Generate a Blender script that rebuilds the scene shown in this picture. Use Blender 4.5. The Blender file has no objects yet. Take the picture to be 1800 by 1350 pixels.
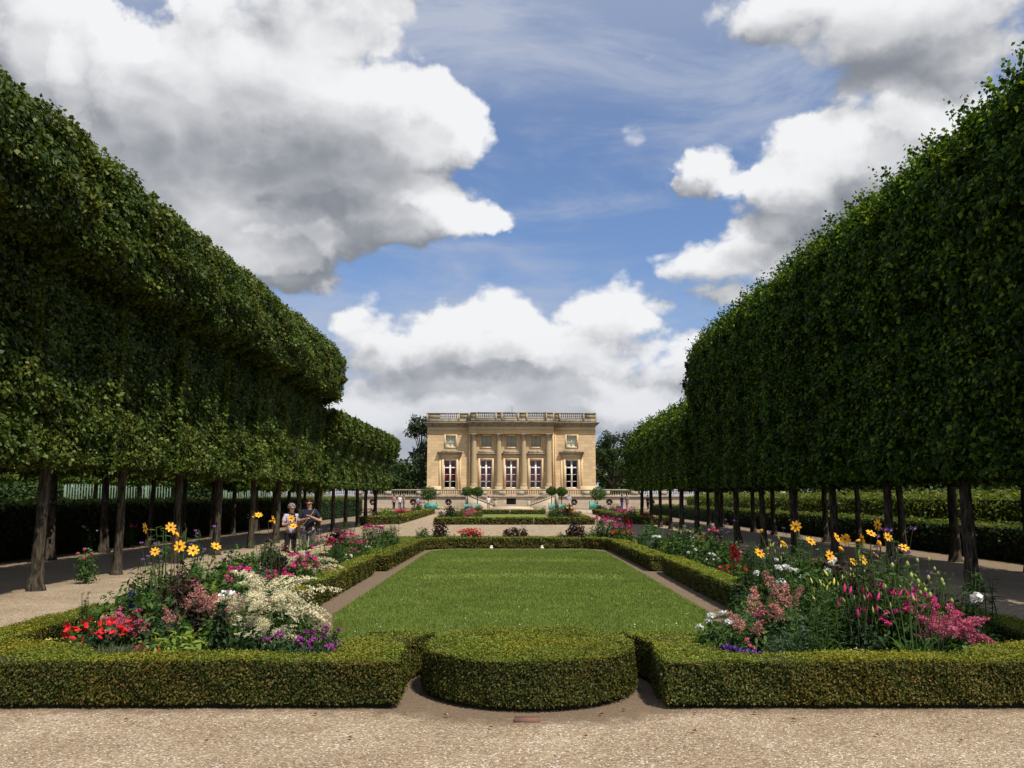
import bpy, math, random
import numpy as np
from mathutils import Vector, Matrix
rng = np.random.default_rng(7); random.seed(7)
SC = bpy.context.scene; COL = SC.collection
PI = math.pi; R = math.radians
AX = 0.17                      # axis of the garden

# ------------------------------------------------------------------ nodes / materials
def newmat(name):
    m = bpy.data.materials.new(name); m.use_nodes = True
    nt = m.node_tree; nt.nodes.clear()
    out = nt.nodes.new('ShaderNodeOutputMaterial')
    return m, nt, out
def N(nt, typ, **kw):
    n = nt.nodes.new(typ)
    for k, v in kw.items():
        if k.startswith('i_'):
            n.inputs[int(k[2:]) if k[2:].isdigit() else k[2:].replace('_', ' ')].default_value = v
        else: setattr(n, k, v)
    return n
def L(nt, a, b): nt.links.new(a, b)
def mixc(nt, fac, a, b, mode='MIX'):
    n = nt.nodes.new('ShaderNodeMix'); n.data_type = 'RGBA'; n.blend_type = mode
    for s, v in ((n.inputs[0], fac), (n.inputs[6], a), (n.inputs[7], b)):
        if hasattr(v, 'is_output'): nt.links.new(v, s)
        elif isinstance(v, (int, float)): s.default_value = v
        else: s.default_value = (*v[:3], 1)
    return n.outputs[2]
def math_(nt, op, a, b=0.0, c=0.0, clamp=False):
    n = nt.nodes.new('ShaderNodeMath'); n.operation = op; n.use_clamp = clamp
    for i, v in enumerate((a, b, c)):
        if hasattr(v, 'is_output'): nt.links.new(v, n.inputs[i])
        else: n.inputs[i].default_value = v
    return n.outputs[0]
def smooth(nt, v, a, b, lo=0.0, hi=1.0):
    n = nt.nodes.new('ShaderNodeMapRange'); n.interpolation_type = 'SMOOTHSTEP'
    nt.links.new(v, n.inputs[0])
    for i, x in enumerate((a, b, lo, hi)): n.inputs[i + 1].default_value = x
    return n.outputs[0]
def noise(nt, vec, scale, detail=4, rough=.55, out=0, dist=0.0):
    n = nt.nodes.new('ShaderNodeTexNoise'); n.inputs['Scale'].default_value = scale
    n.inputs['Detail'].default_value = detail; n.inputs['Roughness'].default_value = rough
    n.inputs['Distortion'].default_value = dist
    if vec is not None: nt.links.new(vec, n.inputs['Vector'])
    return n.outputs[out]

def leafmat(name, cols, trans=.3, rough=.55, spec=.25, back=None):
    """foliage or petals: each leaf (mesh island) takes a colour of its own"""
    m, nt, out = newmat(name)
    geo = N(nt, 'ShaderNodeNewGeometry'); oi = N(nt, 'ShaderNodeObjectInfo')
    ramp = N(nt, 'ShaderNodeValToRGB')
    els = ramp.color_ramp.elements
    k = len(cols)
    els[0].position = 0; els[0].color = (*cols[0], 1); els[1].position = 1; els[1].color = (*cols[-1], 1)
    for i in range(1, k - 1):
        e = els.new(i / (k - 1)); e.color = (*cols[i], 1)
    L(nt, geo.outputs['Random Per Island'], ramp.inputs[0])
    tc = N(nt, 'ShaderNodeTexCoord')
    nz = noise(nt, tc.outputs['Object'], 1.1, 2)
    v = math_(nt, 'ADD', math_(nt, 'MULTIPLY', nz, .7), math_(nt, 'MULTIPLY_ADD', oi.outputs['Random'], .34, .48))
    base = ramp.outputs[0]
    if back is None:                                   # foliage drifts between fresh and tired patches
        base = mixc(nt, smooth(nt, noise(nt, tc.outputs['Object'], .9, 6, .7), .42, .66, 0, .95), base, mixc(nt, 1.0, base, (1.45, 1.10, .85), 'MULTIPLY'))
    hsv = N(nt, 'ShaderNodeHueSaturation'); L(nt, base, hsv.inputs['Color']); L(nt, v, hsv.inputs['Value'])
    p = N(nt, 'ShaderNodeBsdfPrincipled'); L(nt, hsv.outputs[0], p.inputs['Base Color'])
    p.inputs['Roughness'].default_value = rough; p.inputs['Specular IOR Level'].default_value = spec
    tr = N(nt, 'ShaderNodeBsdfTranslucent')
    tcol = mixc(nt, 1.0, hsv.outputs[0], (1.25, 1.25, .55) if back is None else back, 'MULTIPLY')
    L(nt, tcol, tr.inputs['Color'])
    mx = N(nt, 'ShaderNodeMixShader'); mx.inputs[0].default_value = trans
    L(nt, p.outputs[0], mx.inputs[1]); L(nt, tr.outputs[0], mx.inputs[2]); L(nt, mx.outputs[0], out.inputs[0])
    return m
def plain(name, col, rough=.7, var=.25, scale=6, bump=0.0, metal=0.0, spec=.3):
    m, nt, out = newmat(name)
    tc = N(nt, 'ShaderNodeTexCoord')
    nz = noise(nt, tc.outputs['Object'], scale, 5)
    c = mixc(nt, nz, [x * (1 - var) for x in col], [min(1, x * (1 + var)) for x in col])
    p = N(nt, 'ShaderNodeBsdfPrincipled'); L(nt, c, p.inputs['Base Color'])
    p.inputs['Roughness'].default_value = rough; p.inputs['Metallic'].default_value = metal
    p.inputs['Specular IOR Level'].default_value = spec
    if bump:
        b = N(nt, 'ShaderNodeBump'); b.inputs['Strength'].default_value = 1; b.inputs['Distance'].default_value = bump
        L(nt, nz, b.inputs['Height']); L(nt, b.outputs[0], p.inputs['Normal'])
    L(nt, p.outputs[0], out.inputs[0]); return m

def stonemat(name, col, dirt, dirtcol, blocks=True, brick=(1.0, .42)):
    m, nt, out = newmat(name)
    tc = N(nt, 'ShaderNodeTexCoord'); ob = tc.outputs['Object']
    sep = N(nt, 'ShaderNodeSeparateXYZ'); L(nt, ob, sep.inputs[0])
    cmb = N(nt, 'ShaderNodeCombineXYZ'); L(nt, math_(nt, 'ADD', sep.outputs[0], sep.outputs[1]), cmb.inputs[0]); L(nt, sep.outputs[2], cmb.inputs[1])
    c = mixc(nt, noise(nt, ob, .7, 6), [x * .82 for x in col], [min(1, x * 1.18) for x in col])
    c = mixc(nt, math_(nt, 'MULTIPLY', noise(nt, ob, 14, 4), .35), c, [x * .6 for x in col])
    if blocks:
        br = N(nt, 'ShaderNodeTexBrick'); L(nt, cmb.outputs[0], br.inputs['Vector'])
        br.inputs['Scale'].default_value = 1; br.inputs['Brick Width'].default_value = brick[0]; br.inputs['Row Height'].default_value = brick[1]
        br.inputs['Mortar Size'].default_value = .012; br.inputs['Bias'].default_value = 0
        br.inputs['Color1'].default_value = (1, 1, 1, 1); br.inputs['Color2'].default_value = (.8, .8, .82, 1); br.inputs['Mortar'].default_value = (.62, .58, .52, 1)
        c = mixc(nt, 1.0, c, br.outputs[0], 'MULTIPLY')
    # weather streaks run down the stone
    mp = N(nt, 'ShaderNodeMapping'); mp.inputs['Scale'].default_value = (2.2, 2.2, .35); L(nt, ob, mp.inputs[0])
    st = smooth(nt, noise(nt, mp.outputs[0], 1.0, 7, .65), .62 - dirt * .35, .85 - dirt * .3)
    c = mixc(nt, math_(nt, 'MULTIPLY', st, .8), c, dirtcol)
    p = N(nt, 'ShaderNodeBsdfPrincipled'); L(nt, c, p.inputs['Base Color']); p.inputs['Roughness'].default_value = .85
    p.inputs['Specular IOR Level'].default_value = .15
    b = N(nt, 'ShaderNodeBump'); b.inputs['Distance'].default_value = .02; b.inputs['Strength'].default_value = .6
    L(nt, noise(nt, ob, 9, 5), b.inputs['Height']); L(nt, b.outputs[0], p.inputs['Normal'])
    L(nt, p.outputs[0], out.inputs[0]); return m

def gravelmat(name='gravel_mat', tint=None):
    m, nt, out = newmat(name)
    tc = N(nt, 'ShaderNodeTexCoord'); ob = tc.outputs['Object']
    vor = N(nt, 'ShaderNodeTexVoronoi'); vor.inputs['Scale'].default_value = 72; L(nt, ob, vor.inputs['Vector'])
    sep = N(nt, 'ShaderNodeSeparateColor'); L(nt, vor.outputs['Color'], sep.inputs[0])
    c = mixc(nt, sep.outputs[0], (.21, .155, .10), (.53, .42, .285))
    c = mixc(nt, smooth(nt, sep.outputs[1], .9, .97), c, (.72, .68, .6))
    c = mixc(nt, math_(nt, 'MULTIPLY', smooth(nt, sep.outputs[2], .87, .93), .7), c, (.16, .10, .06))
    c = mixc(nt, smooth(nt, noise(nt, ob, 1.1, 6), .36, .7), mixc(nt, 1.0, c, (.80, .77, .74), 'MULTIPLY'), c)
    c = mixc(nt, math_(nt, 'MULTIPLY', smooth(nt, noise(nt, ob, 5.5, 7, .7), .56, .70), .6), c, (.15, .105, .065))
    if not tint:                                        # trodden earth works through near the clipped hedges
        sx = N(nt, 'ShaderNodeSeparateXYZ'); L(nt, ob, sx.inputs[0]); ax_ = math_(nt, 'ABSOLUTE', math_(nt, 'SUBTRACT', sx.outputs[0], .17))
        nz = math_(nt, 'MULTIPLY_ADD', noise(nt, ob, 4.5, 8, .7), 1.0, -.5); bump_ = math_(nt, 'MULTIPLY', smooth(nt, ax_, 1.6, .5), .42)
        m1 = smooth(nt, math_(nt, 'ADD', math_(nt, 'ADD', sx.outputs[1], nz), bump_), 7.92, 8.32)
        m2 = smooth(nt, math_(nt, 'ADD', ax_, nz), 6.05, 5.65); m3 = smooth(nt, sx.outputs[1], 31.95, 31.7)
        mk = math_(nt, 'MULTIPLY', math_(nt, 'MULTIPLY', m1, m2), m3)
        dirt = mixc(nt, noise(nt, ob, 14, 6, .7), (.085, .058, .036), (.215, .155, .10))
        mk = math_(nt, 'MAXIMUM', math_(nt, 'MULTIPLY', mk, .88), math_(nt, 'MULTIPLY', smooth(nt, math_(nt, 'ADD', ax_, math_(nt, 'MULTIPLY', nz, 1.6)), 9.0, 10.6), .6))  # outer strips: earth colour laid under the trees to deepen their brown shade
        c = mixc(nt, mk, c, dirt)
    if tint: c = mixc(nt, 1.0, mixc(nt, smooth(nt, noise(nt, ob, 3.0, 7, .7), .35, .6), c, (.26, .19, .12)), tint, 'MULTIPLY')
    p = N(nt, 'ShaderNodeBsdfPrincipled'); L(nt, c, p.inputs['Base Color']); p.inputs['Roughness'].default_value = .9
    p.inputs['Specular IOR Level'].default_value = .15
    h = math_(nt, 'ADD', math_(nt, 'MULTIPLY', vor.outputs['Distance'], -1.0), math_(nt, 'MULTIPLY', noise(nt, ob, 6, 4), 1.4))
    b = N(nt, 'ShaderNodeBump'); b.inputs['Distance'].default_value = .012; b.inputs['Strength'].default_value = .9
    L(nt, h, b.inputs['Height']); L(nt, b.outputs[0], p.inputs['Normal'])
    L(nt, p.outputs[0], out.inputs[0]); return m

def lawnmat():
    m, nt, out = newmat('lawn_mat')
    tc = N(nt, 'ShaderNodeTexCoord'); ob = tc.outputs['Object']
    c = mixc(nt, noise(nt, ob, .55, 5), (.095, .145, .026), (.165, .205, .048))
    c = mixc(nt, smooth(nt, noise(nt, ob, 45, 3), .4, .7), c, (.15, .18, .04))
    c = mixc(nt, smooth(nt, noise(nt, ob, 2.7, 6), .58, .72), c, (.19, .165, .05))
    p = N(nt, 'ShaderNodeBsdfPrincipled'); L(nt, c, p.inputs['Base Color']); p.inputs['Roughness'].default_value = .9
    p.inputs['Specular IOR Level'].default_value = .1
    b = N(nt, 'ShaderNodeBump'); b.inputs['Distance'].default_value = .03; L(nt, noise(nt, ob, 30, 4), b.inputs['Height']); L(nt, b.outputs[0], p.inputs['Normal'])
    L(nt, p.outputs[0], out.inputs[0]); return m

M = {}
M['gravel'] = gravelmat(); M['lawn'] = lawnmat()
M['soil'] = plain('soil_mat', (.125, .088, .055), .95, .45, 9, .02)
M['path'] = gravelmat('dirt_path_mat', (.60, .57, .55))
M['bark_'] = plain('bark_mat', (.066, .052, .037), .9, .6, 9, .05)
M['shade_core'] = plain('branch_mat', (.030, .034, .016), .95, .5, 5, .05)  # crown filling, dark in place of the shade inside the leaves
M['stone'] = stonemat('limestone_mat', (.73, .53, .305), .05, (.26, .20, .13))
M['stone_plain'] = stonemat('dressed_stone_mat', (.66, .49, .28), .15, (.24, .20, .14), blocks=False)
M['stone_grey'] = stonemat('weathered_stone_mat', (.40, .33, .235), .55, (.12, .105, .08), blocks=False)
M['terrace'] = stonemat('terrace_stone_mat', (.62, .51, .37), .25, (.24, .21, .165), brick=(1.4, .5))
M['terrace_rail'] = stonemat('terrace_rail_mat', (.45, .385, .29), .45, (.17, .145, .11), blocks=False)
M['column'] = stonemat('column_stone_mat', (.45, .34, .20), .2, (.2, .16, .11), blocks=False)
M['white'] = plain('window_paint_mat', (.74, .72, .66), .45, .06)
M['blind'] = plain('blind_mat', (.56, .57, .42), .7, .1, 3)
M['shutter'] = plain('shutter_mat', (.36, .35, .27), .7, .1, 3)
M['curtain'] = plain('curtain_mat', (.30, .030, .045), .8, .5, 7)
M['dark'] = plain('dark_room_mat', (.018, .012, .012), .8, .3)
M['iron'] = plain('iron_mat', (.05, .05, .05), .6, .2)
M['turq'] = plain('turquoise_paint_mat', (.10, .36, .28), .5, .15)
M['lead'] = plain('lead_roof_mat', (.3, .3, .3), .6, .15)
M['trellis'] = plain('trellis_paint_mat', (.13, .19, .14), .6, .12)
def barkmat():
    m, nt, out = newmat('bark_mat'); tc = N(nt, 'ShaderNodeTexCoord'); ob = tc.outputs['Object']
    mp = N(nt, 'ShaderNodeMapping'); mp.inputs['Scale'].default_value = (9, 9, 1.6); L(nt, ob, mp.inputs[0])
    n1 = noise(nt, mp.outputs[0], 2.2, 6, .65); c = mixc(nt, smooth(nt, n1, .35, .65), (.020, .016, .012), (.10, .082, .058))
    c = mixc(nt, smooth(nt, noise(nt, ob, 5, 5), .58, .70, 0, .7), c, (.13, .13, .095))
    p = N(nt, 'ShaderNodeBsdfPrincipled'); L(nt, c, p.inputs['Base Color']); p.inputs['Roughness'].default_value = .9; p.inputs['Specular IOR Level'].default_value = .1
    b = N(nt, 'ShaderNodeBump'); b.inputs['Distance'].default_value = .04; L(nt, n1, b.inputs['Height']); L(nt, b.outputs[0], p.inputs['Normal']); L(nt, p.outputs[0], out.inputs[0]); return m
M['bark'] = barkmat()
def glassmat():
    m, nt, out = newmat('glass_mat')
    t = N(nt, 'ShaderNodeBsdfTransparent'); t.inputs[0].default_value = (.8, .8, .8, 1)
    g = N(nt, 'ShaderNodeBsdfGlossy'); g.inputs['Roughness'].default_value = .04
    mx = N(nt, 'ShaderNodeMixShader'); mx.inputs[0].default_value = .07
    L(nt, t.outputs[0], mx.inputs[1]); L(nt, g.outputs[0], mx.inputs[2]); L(nt, mx.outputs[0], out.inputs[0]); return m
M['glass'] = glassmat()
# foliage
M['linden'] = leafmat('linden_leaf_mat', [(.020, .046, .007), (.044, .084, .012), (.084, .132, .020), (.145, .180, .036)], .27, .5, .22)
M['linden_far'] = leafmat('linden_far_leaf_mat', [(.026, .054, .008), (.052, .092, .013), (.100, .145, .026)], .24, .5, .2)
M['linden_right'] = leafmat('linden_shaded_leaf_mat', [(.010, .028, .004), (.020, .050, .007), (.050, .105, .012), (.17, .26, .022)], .42, .5, .14)  # darkened to hold the right rows' shade, brightest tone raised for sunlit tips
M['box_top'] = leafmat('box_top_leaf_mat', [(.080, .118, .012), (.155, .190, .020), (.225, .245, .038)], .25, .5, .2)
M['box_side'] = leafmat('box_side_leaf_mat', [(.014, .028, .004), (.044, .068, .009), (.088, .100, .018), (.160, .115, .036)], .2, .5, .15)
M['box_core'] = plain('box_core_mat', (.022, .022, .008), .95, .5, 30, .02)
M['grass'] = leafmat('grass_blade_mat', [(.100, .165, .028), (.172, .238, .048), (.25, .30, .080)], .3, .6, .15, back=(1.2, 1.2, .6))
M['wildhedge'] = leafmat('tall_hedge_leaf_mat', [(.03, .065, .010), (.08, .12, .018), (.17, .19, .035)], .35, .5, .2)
M['wood'] = leafmat('far_wood_leaf_mat', [(.018, .042, .014), (.036, .066, .022), (.060, .095, .032)], .2, .6, .1)
M['fartree'] = leafmat('far_tree_leaf_mat', [(.018, .034, .020), (.034, .054, .028), (.052, .072, .038)], .2, .6, .1)
def fm(k, *cols, trans=.3): M[k] = leafmat(k + '_mat', list(cols), trans)
fm('g_mid', (.022, .062, .012), (.045, .105, .018), (.080, .145, .030))
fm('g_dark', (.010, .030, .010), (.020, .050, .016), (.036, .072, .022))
fm('g_lime', (.085, .15, .018), (.14, .21, .028), (.22, .28, .050))
fm('g_grey', (.065, .095, .045), (.11, .145, .075), (.16, .19, .105))
fm('g_blue', (.035, .085, .045), (.06, .12, .06), (.09, .15, .08))
fm('g_bronze', (.016, .010, .010), (.034, .018, .014), (.052, .038, .022))
fm('g_var', (.05, .09, .02), (.16, .16, .04), (.34, .30, .10))
for k, c in dict(cream=(.76, .70, .46), white=(.80, .80, .76), pink=(.62, .16, .25), hot=(.60, .035, .19), magenta=(.42, .03, .18),
                 pale=(.52, .24, .20), red=(.62, .022, .024), crimson=(.26, .008, .014), yellow=(.84, .42, .030), lemon=(.72, .66, .16),
                 orange=(.60, .15, .02), purple=(.085, .03, .20), lilac=(.34, .15, .45), violet=(.28, .045, .24), blue=(.04, .035, .26),
                 brown=(.14, .045, .012), bud=(.36, .42, .12)).items():
    M['f_' + k] = leafmat('petal_' + k + '_mat', [[x * .72 for x in c], c, [min(1, x * 1.2) for x in c]], .22, .6, .2, back=(1, 1, 1))
M['stem'] = plain('stem_mat', (.05, .085, .022), .7, .3)
M['dstem'] = plain('dark_stem_mat', (.045, .026, .018), .7, .3)

# ------------------------------------------------------------------ mesh building
class MB:
    def __init__(s): s.V = []; s.F = []; s.n = 0
    def add(s, V, F, mi=0):
        V = np.asarray(V, float).reshape(-1, 3); F = np.asarray(F, int)
        s.V.append(V); s.F.append((F + s.n, mi)); s.n += len(V)
    def box(s, x0, x1, y0, y1, z0, z1, mi=0):
        V = [(x, y, z) for z in (z0, z1) for y in (y0, y1) for x in (x0, x1)]
        s.add(V, [(0, 2, 3, 1), (4, 5, 7, 6), (0, 1, 5, 4), (2, 6, 7, 3), (0, 4, 6, 2), (1, 3, 7, 5)], mi)
    def lathe(s, prof, c=(0, 0, 0), seg=12, mi=0):
        prof = np.array(prof, float); k = len(prof); a = np.arange(seg) * 2 * PI / seg
        V = np.zeros((k, seg, 3)); V[:, :, 0] = prof[:, :1] * np.cos(a) + c[0]; V[:, :, 1] = prof[:, :1] * np.sin(a) + c[1]; V[:, :, 2] = prof[:, 1:] + c[2]
        F = [(i * seg + j, i * seg + (j + 1) % seg, (i + 1) * seg + (j + 1) % seg, (i + 1) * seg + j) for i in range(k - 1) for j in range(seg)]
        s.add(V, F, mi)
    def tube(s, pts, rad, seg=6, mi=0, cap=True):
        pts = np.array(pts, float); k = len(pts); rad = np.broadcast_to(rad, (k,))
        T = np.gradient(pts, axis=0); T /= np.linalg.norm(T, axis=1)[:, None] + 1e-9
        ref = np.array([1., 0, 0]) if abs(T[0][0]) < .8 else np.array([0, 1., 0])
        A = np.cross(T, ref); A /= np.linalg.norm(A, axis=1)[:, None] + 1e-9; B = np.cross(T, A)
        a = np.arange(seg) * 2 * PI / seg
        V = pts[:, None] + rad[:, None, None] * (A[:, None] * np.cos(a)[None, :, None] + B[:, None] * np.sin(a)[None, :, None])
        F = [(i * seg + j, i * seg + (j + 1) % seg, (i + 1) * seg + (j + 1) % seg, (i + 1) * seg + j) for i in range(k - 1) for j in range(seg)]
        s.add(V, F, mi)
        if cap: s.add(V[-1], [tuple(range(seg))], mi)
    def prism(s, poly, z0, z1, mi=0, bottom=False):
        k = len(poly); V = [(x, y, z0) for x, y in poly] + [(x, y, z1) for x, y in poly]
        s.add(V, [(i, (i + 1) % k, (i + 1) % k + k, i + k) for i in range(k)], mi)
        s.add([(x, y, z1) for x, y in poly], [tuple(range(k))], mi)
        if bottom: s.add([(x, y, z0) for x, y in poly[::-1]], [tuple(range(k))], mi)
    def leaves(s, P, Nn, size, width=.6, bias=1.0, droop=.3, mi=0, fold=.12, up=None):
        """kite leaves at points P facing roughly Nn"""
        P = np.asarray(P, float); n = len(P)
        if n == 0: return
        Nn = np.broadcast_to(np.asarray(Nn, float), P.shape)
        nn = Nn * bias + rng.normal(0, .6, P.shape); nn /= np.linalg.norm(nn, axis=1)[:, None] + 1e-9
        t = rng.normal(0, 1, P.shape); t[:, 2] -= droop * 2
        if up is not None: t = t * .35 + np.broadcast_to(up, P.shape)
        t -= nn * (t * nn).sum(1)[:, None]; t /= np.linalg.norm(t, axis=1)[:, None] + 1e-9
        b = np.cross(nn, t)
        Ls = (np.asarray(size) * rng.uniform(.65, 1.25, n))[:, None]
        W = Ls * width * .5
        mid = P + t * Ls * .42
        V = np.stack([P, mid - b * W + nn * Ls * fold, P + t * Ls, mid + b * W + nn * Ls * fold], 1)
        s.add(V.reshape(-1, 3), np.arange(n * 4).reshape(n, 4), mi)
    def xf(s, mat):
        m = np.array(mat); s.V = [v @ m[:3, :3].T + m[:3, 3] for v in s.V]; return s
    def mesh(s, name, mats, smooth_=False):
        me = bpy.data.meshes.new(name)
        V = np.concatenate(s.V); me.vertices.add(len(V)); me.vertices.foreach_set('co', V.ravel().astype(np.float32))
        loops = np.concatenate([f.ravel() for f, _ in s.F])
        tot = np.concatenate([np.full(len(f), f.shape[1]) for f, _ in s.F])
        mi = np.concatenate([np.full(len(f), m) for f, m in s.F])
        me.loops.add(len(loops)); me.loops.foreach_set('vertex_index', loops.astype(np.int32))
        me.polygons.add(len(tot)); me.polygons.foreach_set('loop_start', (np.cumsum(tot) - tot).astype(np.int32))
        me.polygons.foreach_set('material_index', mi.astype(np.int32))
        if smooth_: me.polygons.foreach_set('use_smooth', np.ones(len(tot), bool))
        for m in (mats if isinstance(mats, (list, tuple)) else [mats]): me.materials.append(m)
        me.update(calc_edges=True); me.validate()
        return me
    def build(s, name, mats, parent=None, smooth_=False): return link(name, s.mesh(name, mats, smooth_), parent)

def link(name, me, parent=None, loc=None):
    o = bpy.data.objects.new(name, me); COL.objects.link(o)
    if parent: o.parent = parent
    if loc: o.location = loc
    return o
def tag(o, label, cat, group=None, kind=None):
    if label: o['label'] = label
    if cat: o['category'] = cat
    if group: o['group'] = group
    if kind: o['kind'] = kind
    return o
def thing(name, label, cat, loc=(0, 0, 0), rz=0, group=None, sc=1.0):
    o = bpy.data.objects.new(name, None); COL.objects.link(o); o.empty_display_size = .1
    o.location = loc; o.rotation_euler = (0, 0, rz); o.scale = (sc, sc, sc) if isinstance(sc, (int, float)) else sc
    return tag(o, label, cat, group)
def struct(o): o['kind'] = 'structure'; return o
ORD = ['first', 'second', 'third', 'fourth', 'fifth', 'sixth', 'seventh', 'eighth', 'ninth', 'tenth', 'eleventh', 'twelfth', 'thirteenth',
       'fourteenth', 'fifteenth', 'sixteenth', 'seventeenth', 'eighteenth', 'nineteenth']
for tens, th in (('twenty', 'twentieth'), ('thirty', 'thirtieth'), ('forty', 'fortieth'), ('fifty', 'fiftieth'), ('sixty', 'sixtieth')):
    ORD = ORD + [th] + [tens + '-' + w for w in ORD[:9]]

def in_poly(x, y, poly):
    ins = np.zeros(len(x), bool); k = len(poly)
    for i in range(k):
        x1, y1 = poly[i]; x2, y2 = poly[(i + 1) % k]
        c = ((y1 > y) != (y2 > y)) & (x < (x2 - x1) * (y - y1) / (y2 - y1 + 1e-12) + x1)
        ins ^= c
    return ins
def area(poly): return .5 * sum(a[0] * b[1] - b[0] * a[1] for a, b in zip(poly, poly[1:] + poly[:1]))
def ccw(poly): return poly if area(poly) > 0 else poly[::-1]
def inset(poly, d):
    out = []; k = len(poly)
    for i in range(k):
        p0, p, p1 = Vector(poly[i - 1]), Vector(poly[i]), Vector(poly[(i + 1) % k])
        a = (p - p0).normalized(); b = (p1 - p).normalized()
        na = Vector((-a.y, a.x)); nb = Vector((-b.y, b.x)); m = (na + nb); m = m / max(.35, m.length_squared / 2) if m.length > 1e-6 else na
        q = p + m * d; out.append((q.x, q.y))
    return out

# ------------------------------------------------------------------ camera
cam = bpy.data.cameras.new('camera'); cam.sensor_fit = 'HORIZONTAL'; cam.sensor_width = 36; cam.lens = 36 * 1540 / 1800
cam.clip_end = 3000; cam.clip_start = .1
co = bpy.data.objects.new('camera', cam); COL.objects.link(co)
co.location = (0, 0, 1.9); co.rotation_euler = (R(90) + math.atan(197 / 1540), 0, 0); SC.camera = co

# ------------------------------------------------------------------ light and sky
EL, AZ = 60.0, 50.0
sd = Vector((math.cos(R(EL)) * math.cos(R(AZ)), -math.cos(R(EL)) * math.sin(R(AZ)), math.sin(R(EL))))
sl = bpy.data.lights.new('sun', 'SUN'); sl.energy = 4.6; sl.angle = R(.55); sl.color = (1, .93, .82)
so = bpy.data.objects.new('sun', sl); COL.objects.link(so); so.rotation_euler = (-sd).to_track_quat('-Z', 'Y').to_euler(); so.location = (20, -20, 40)

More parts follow.
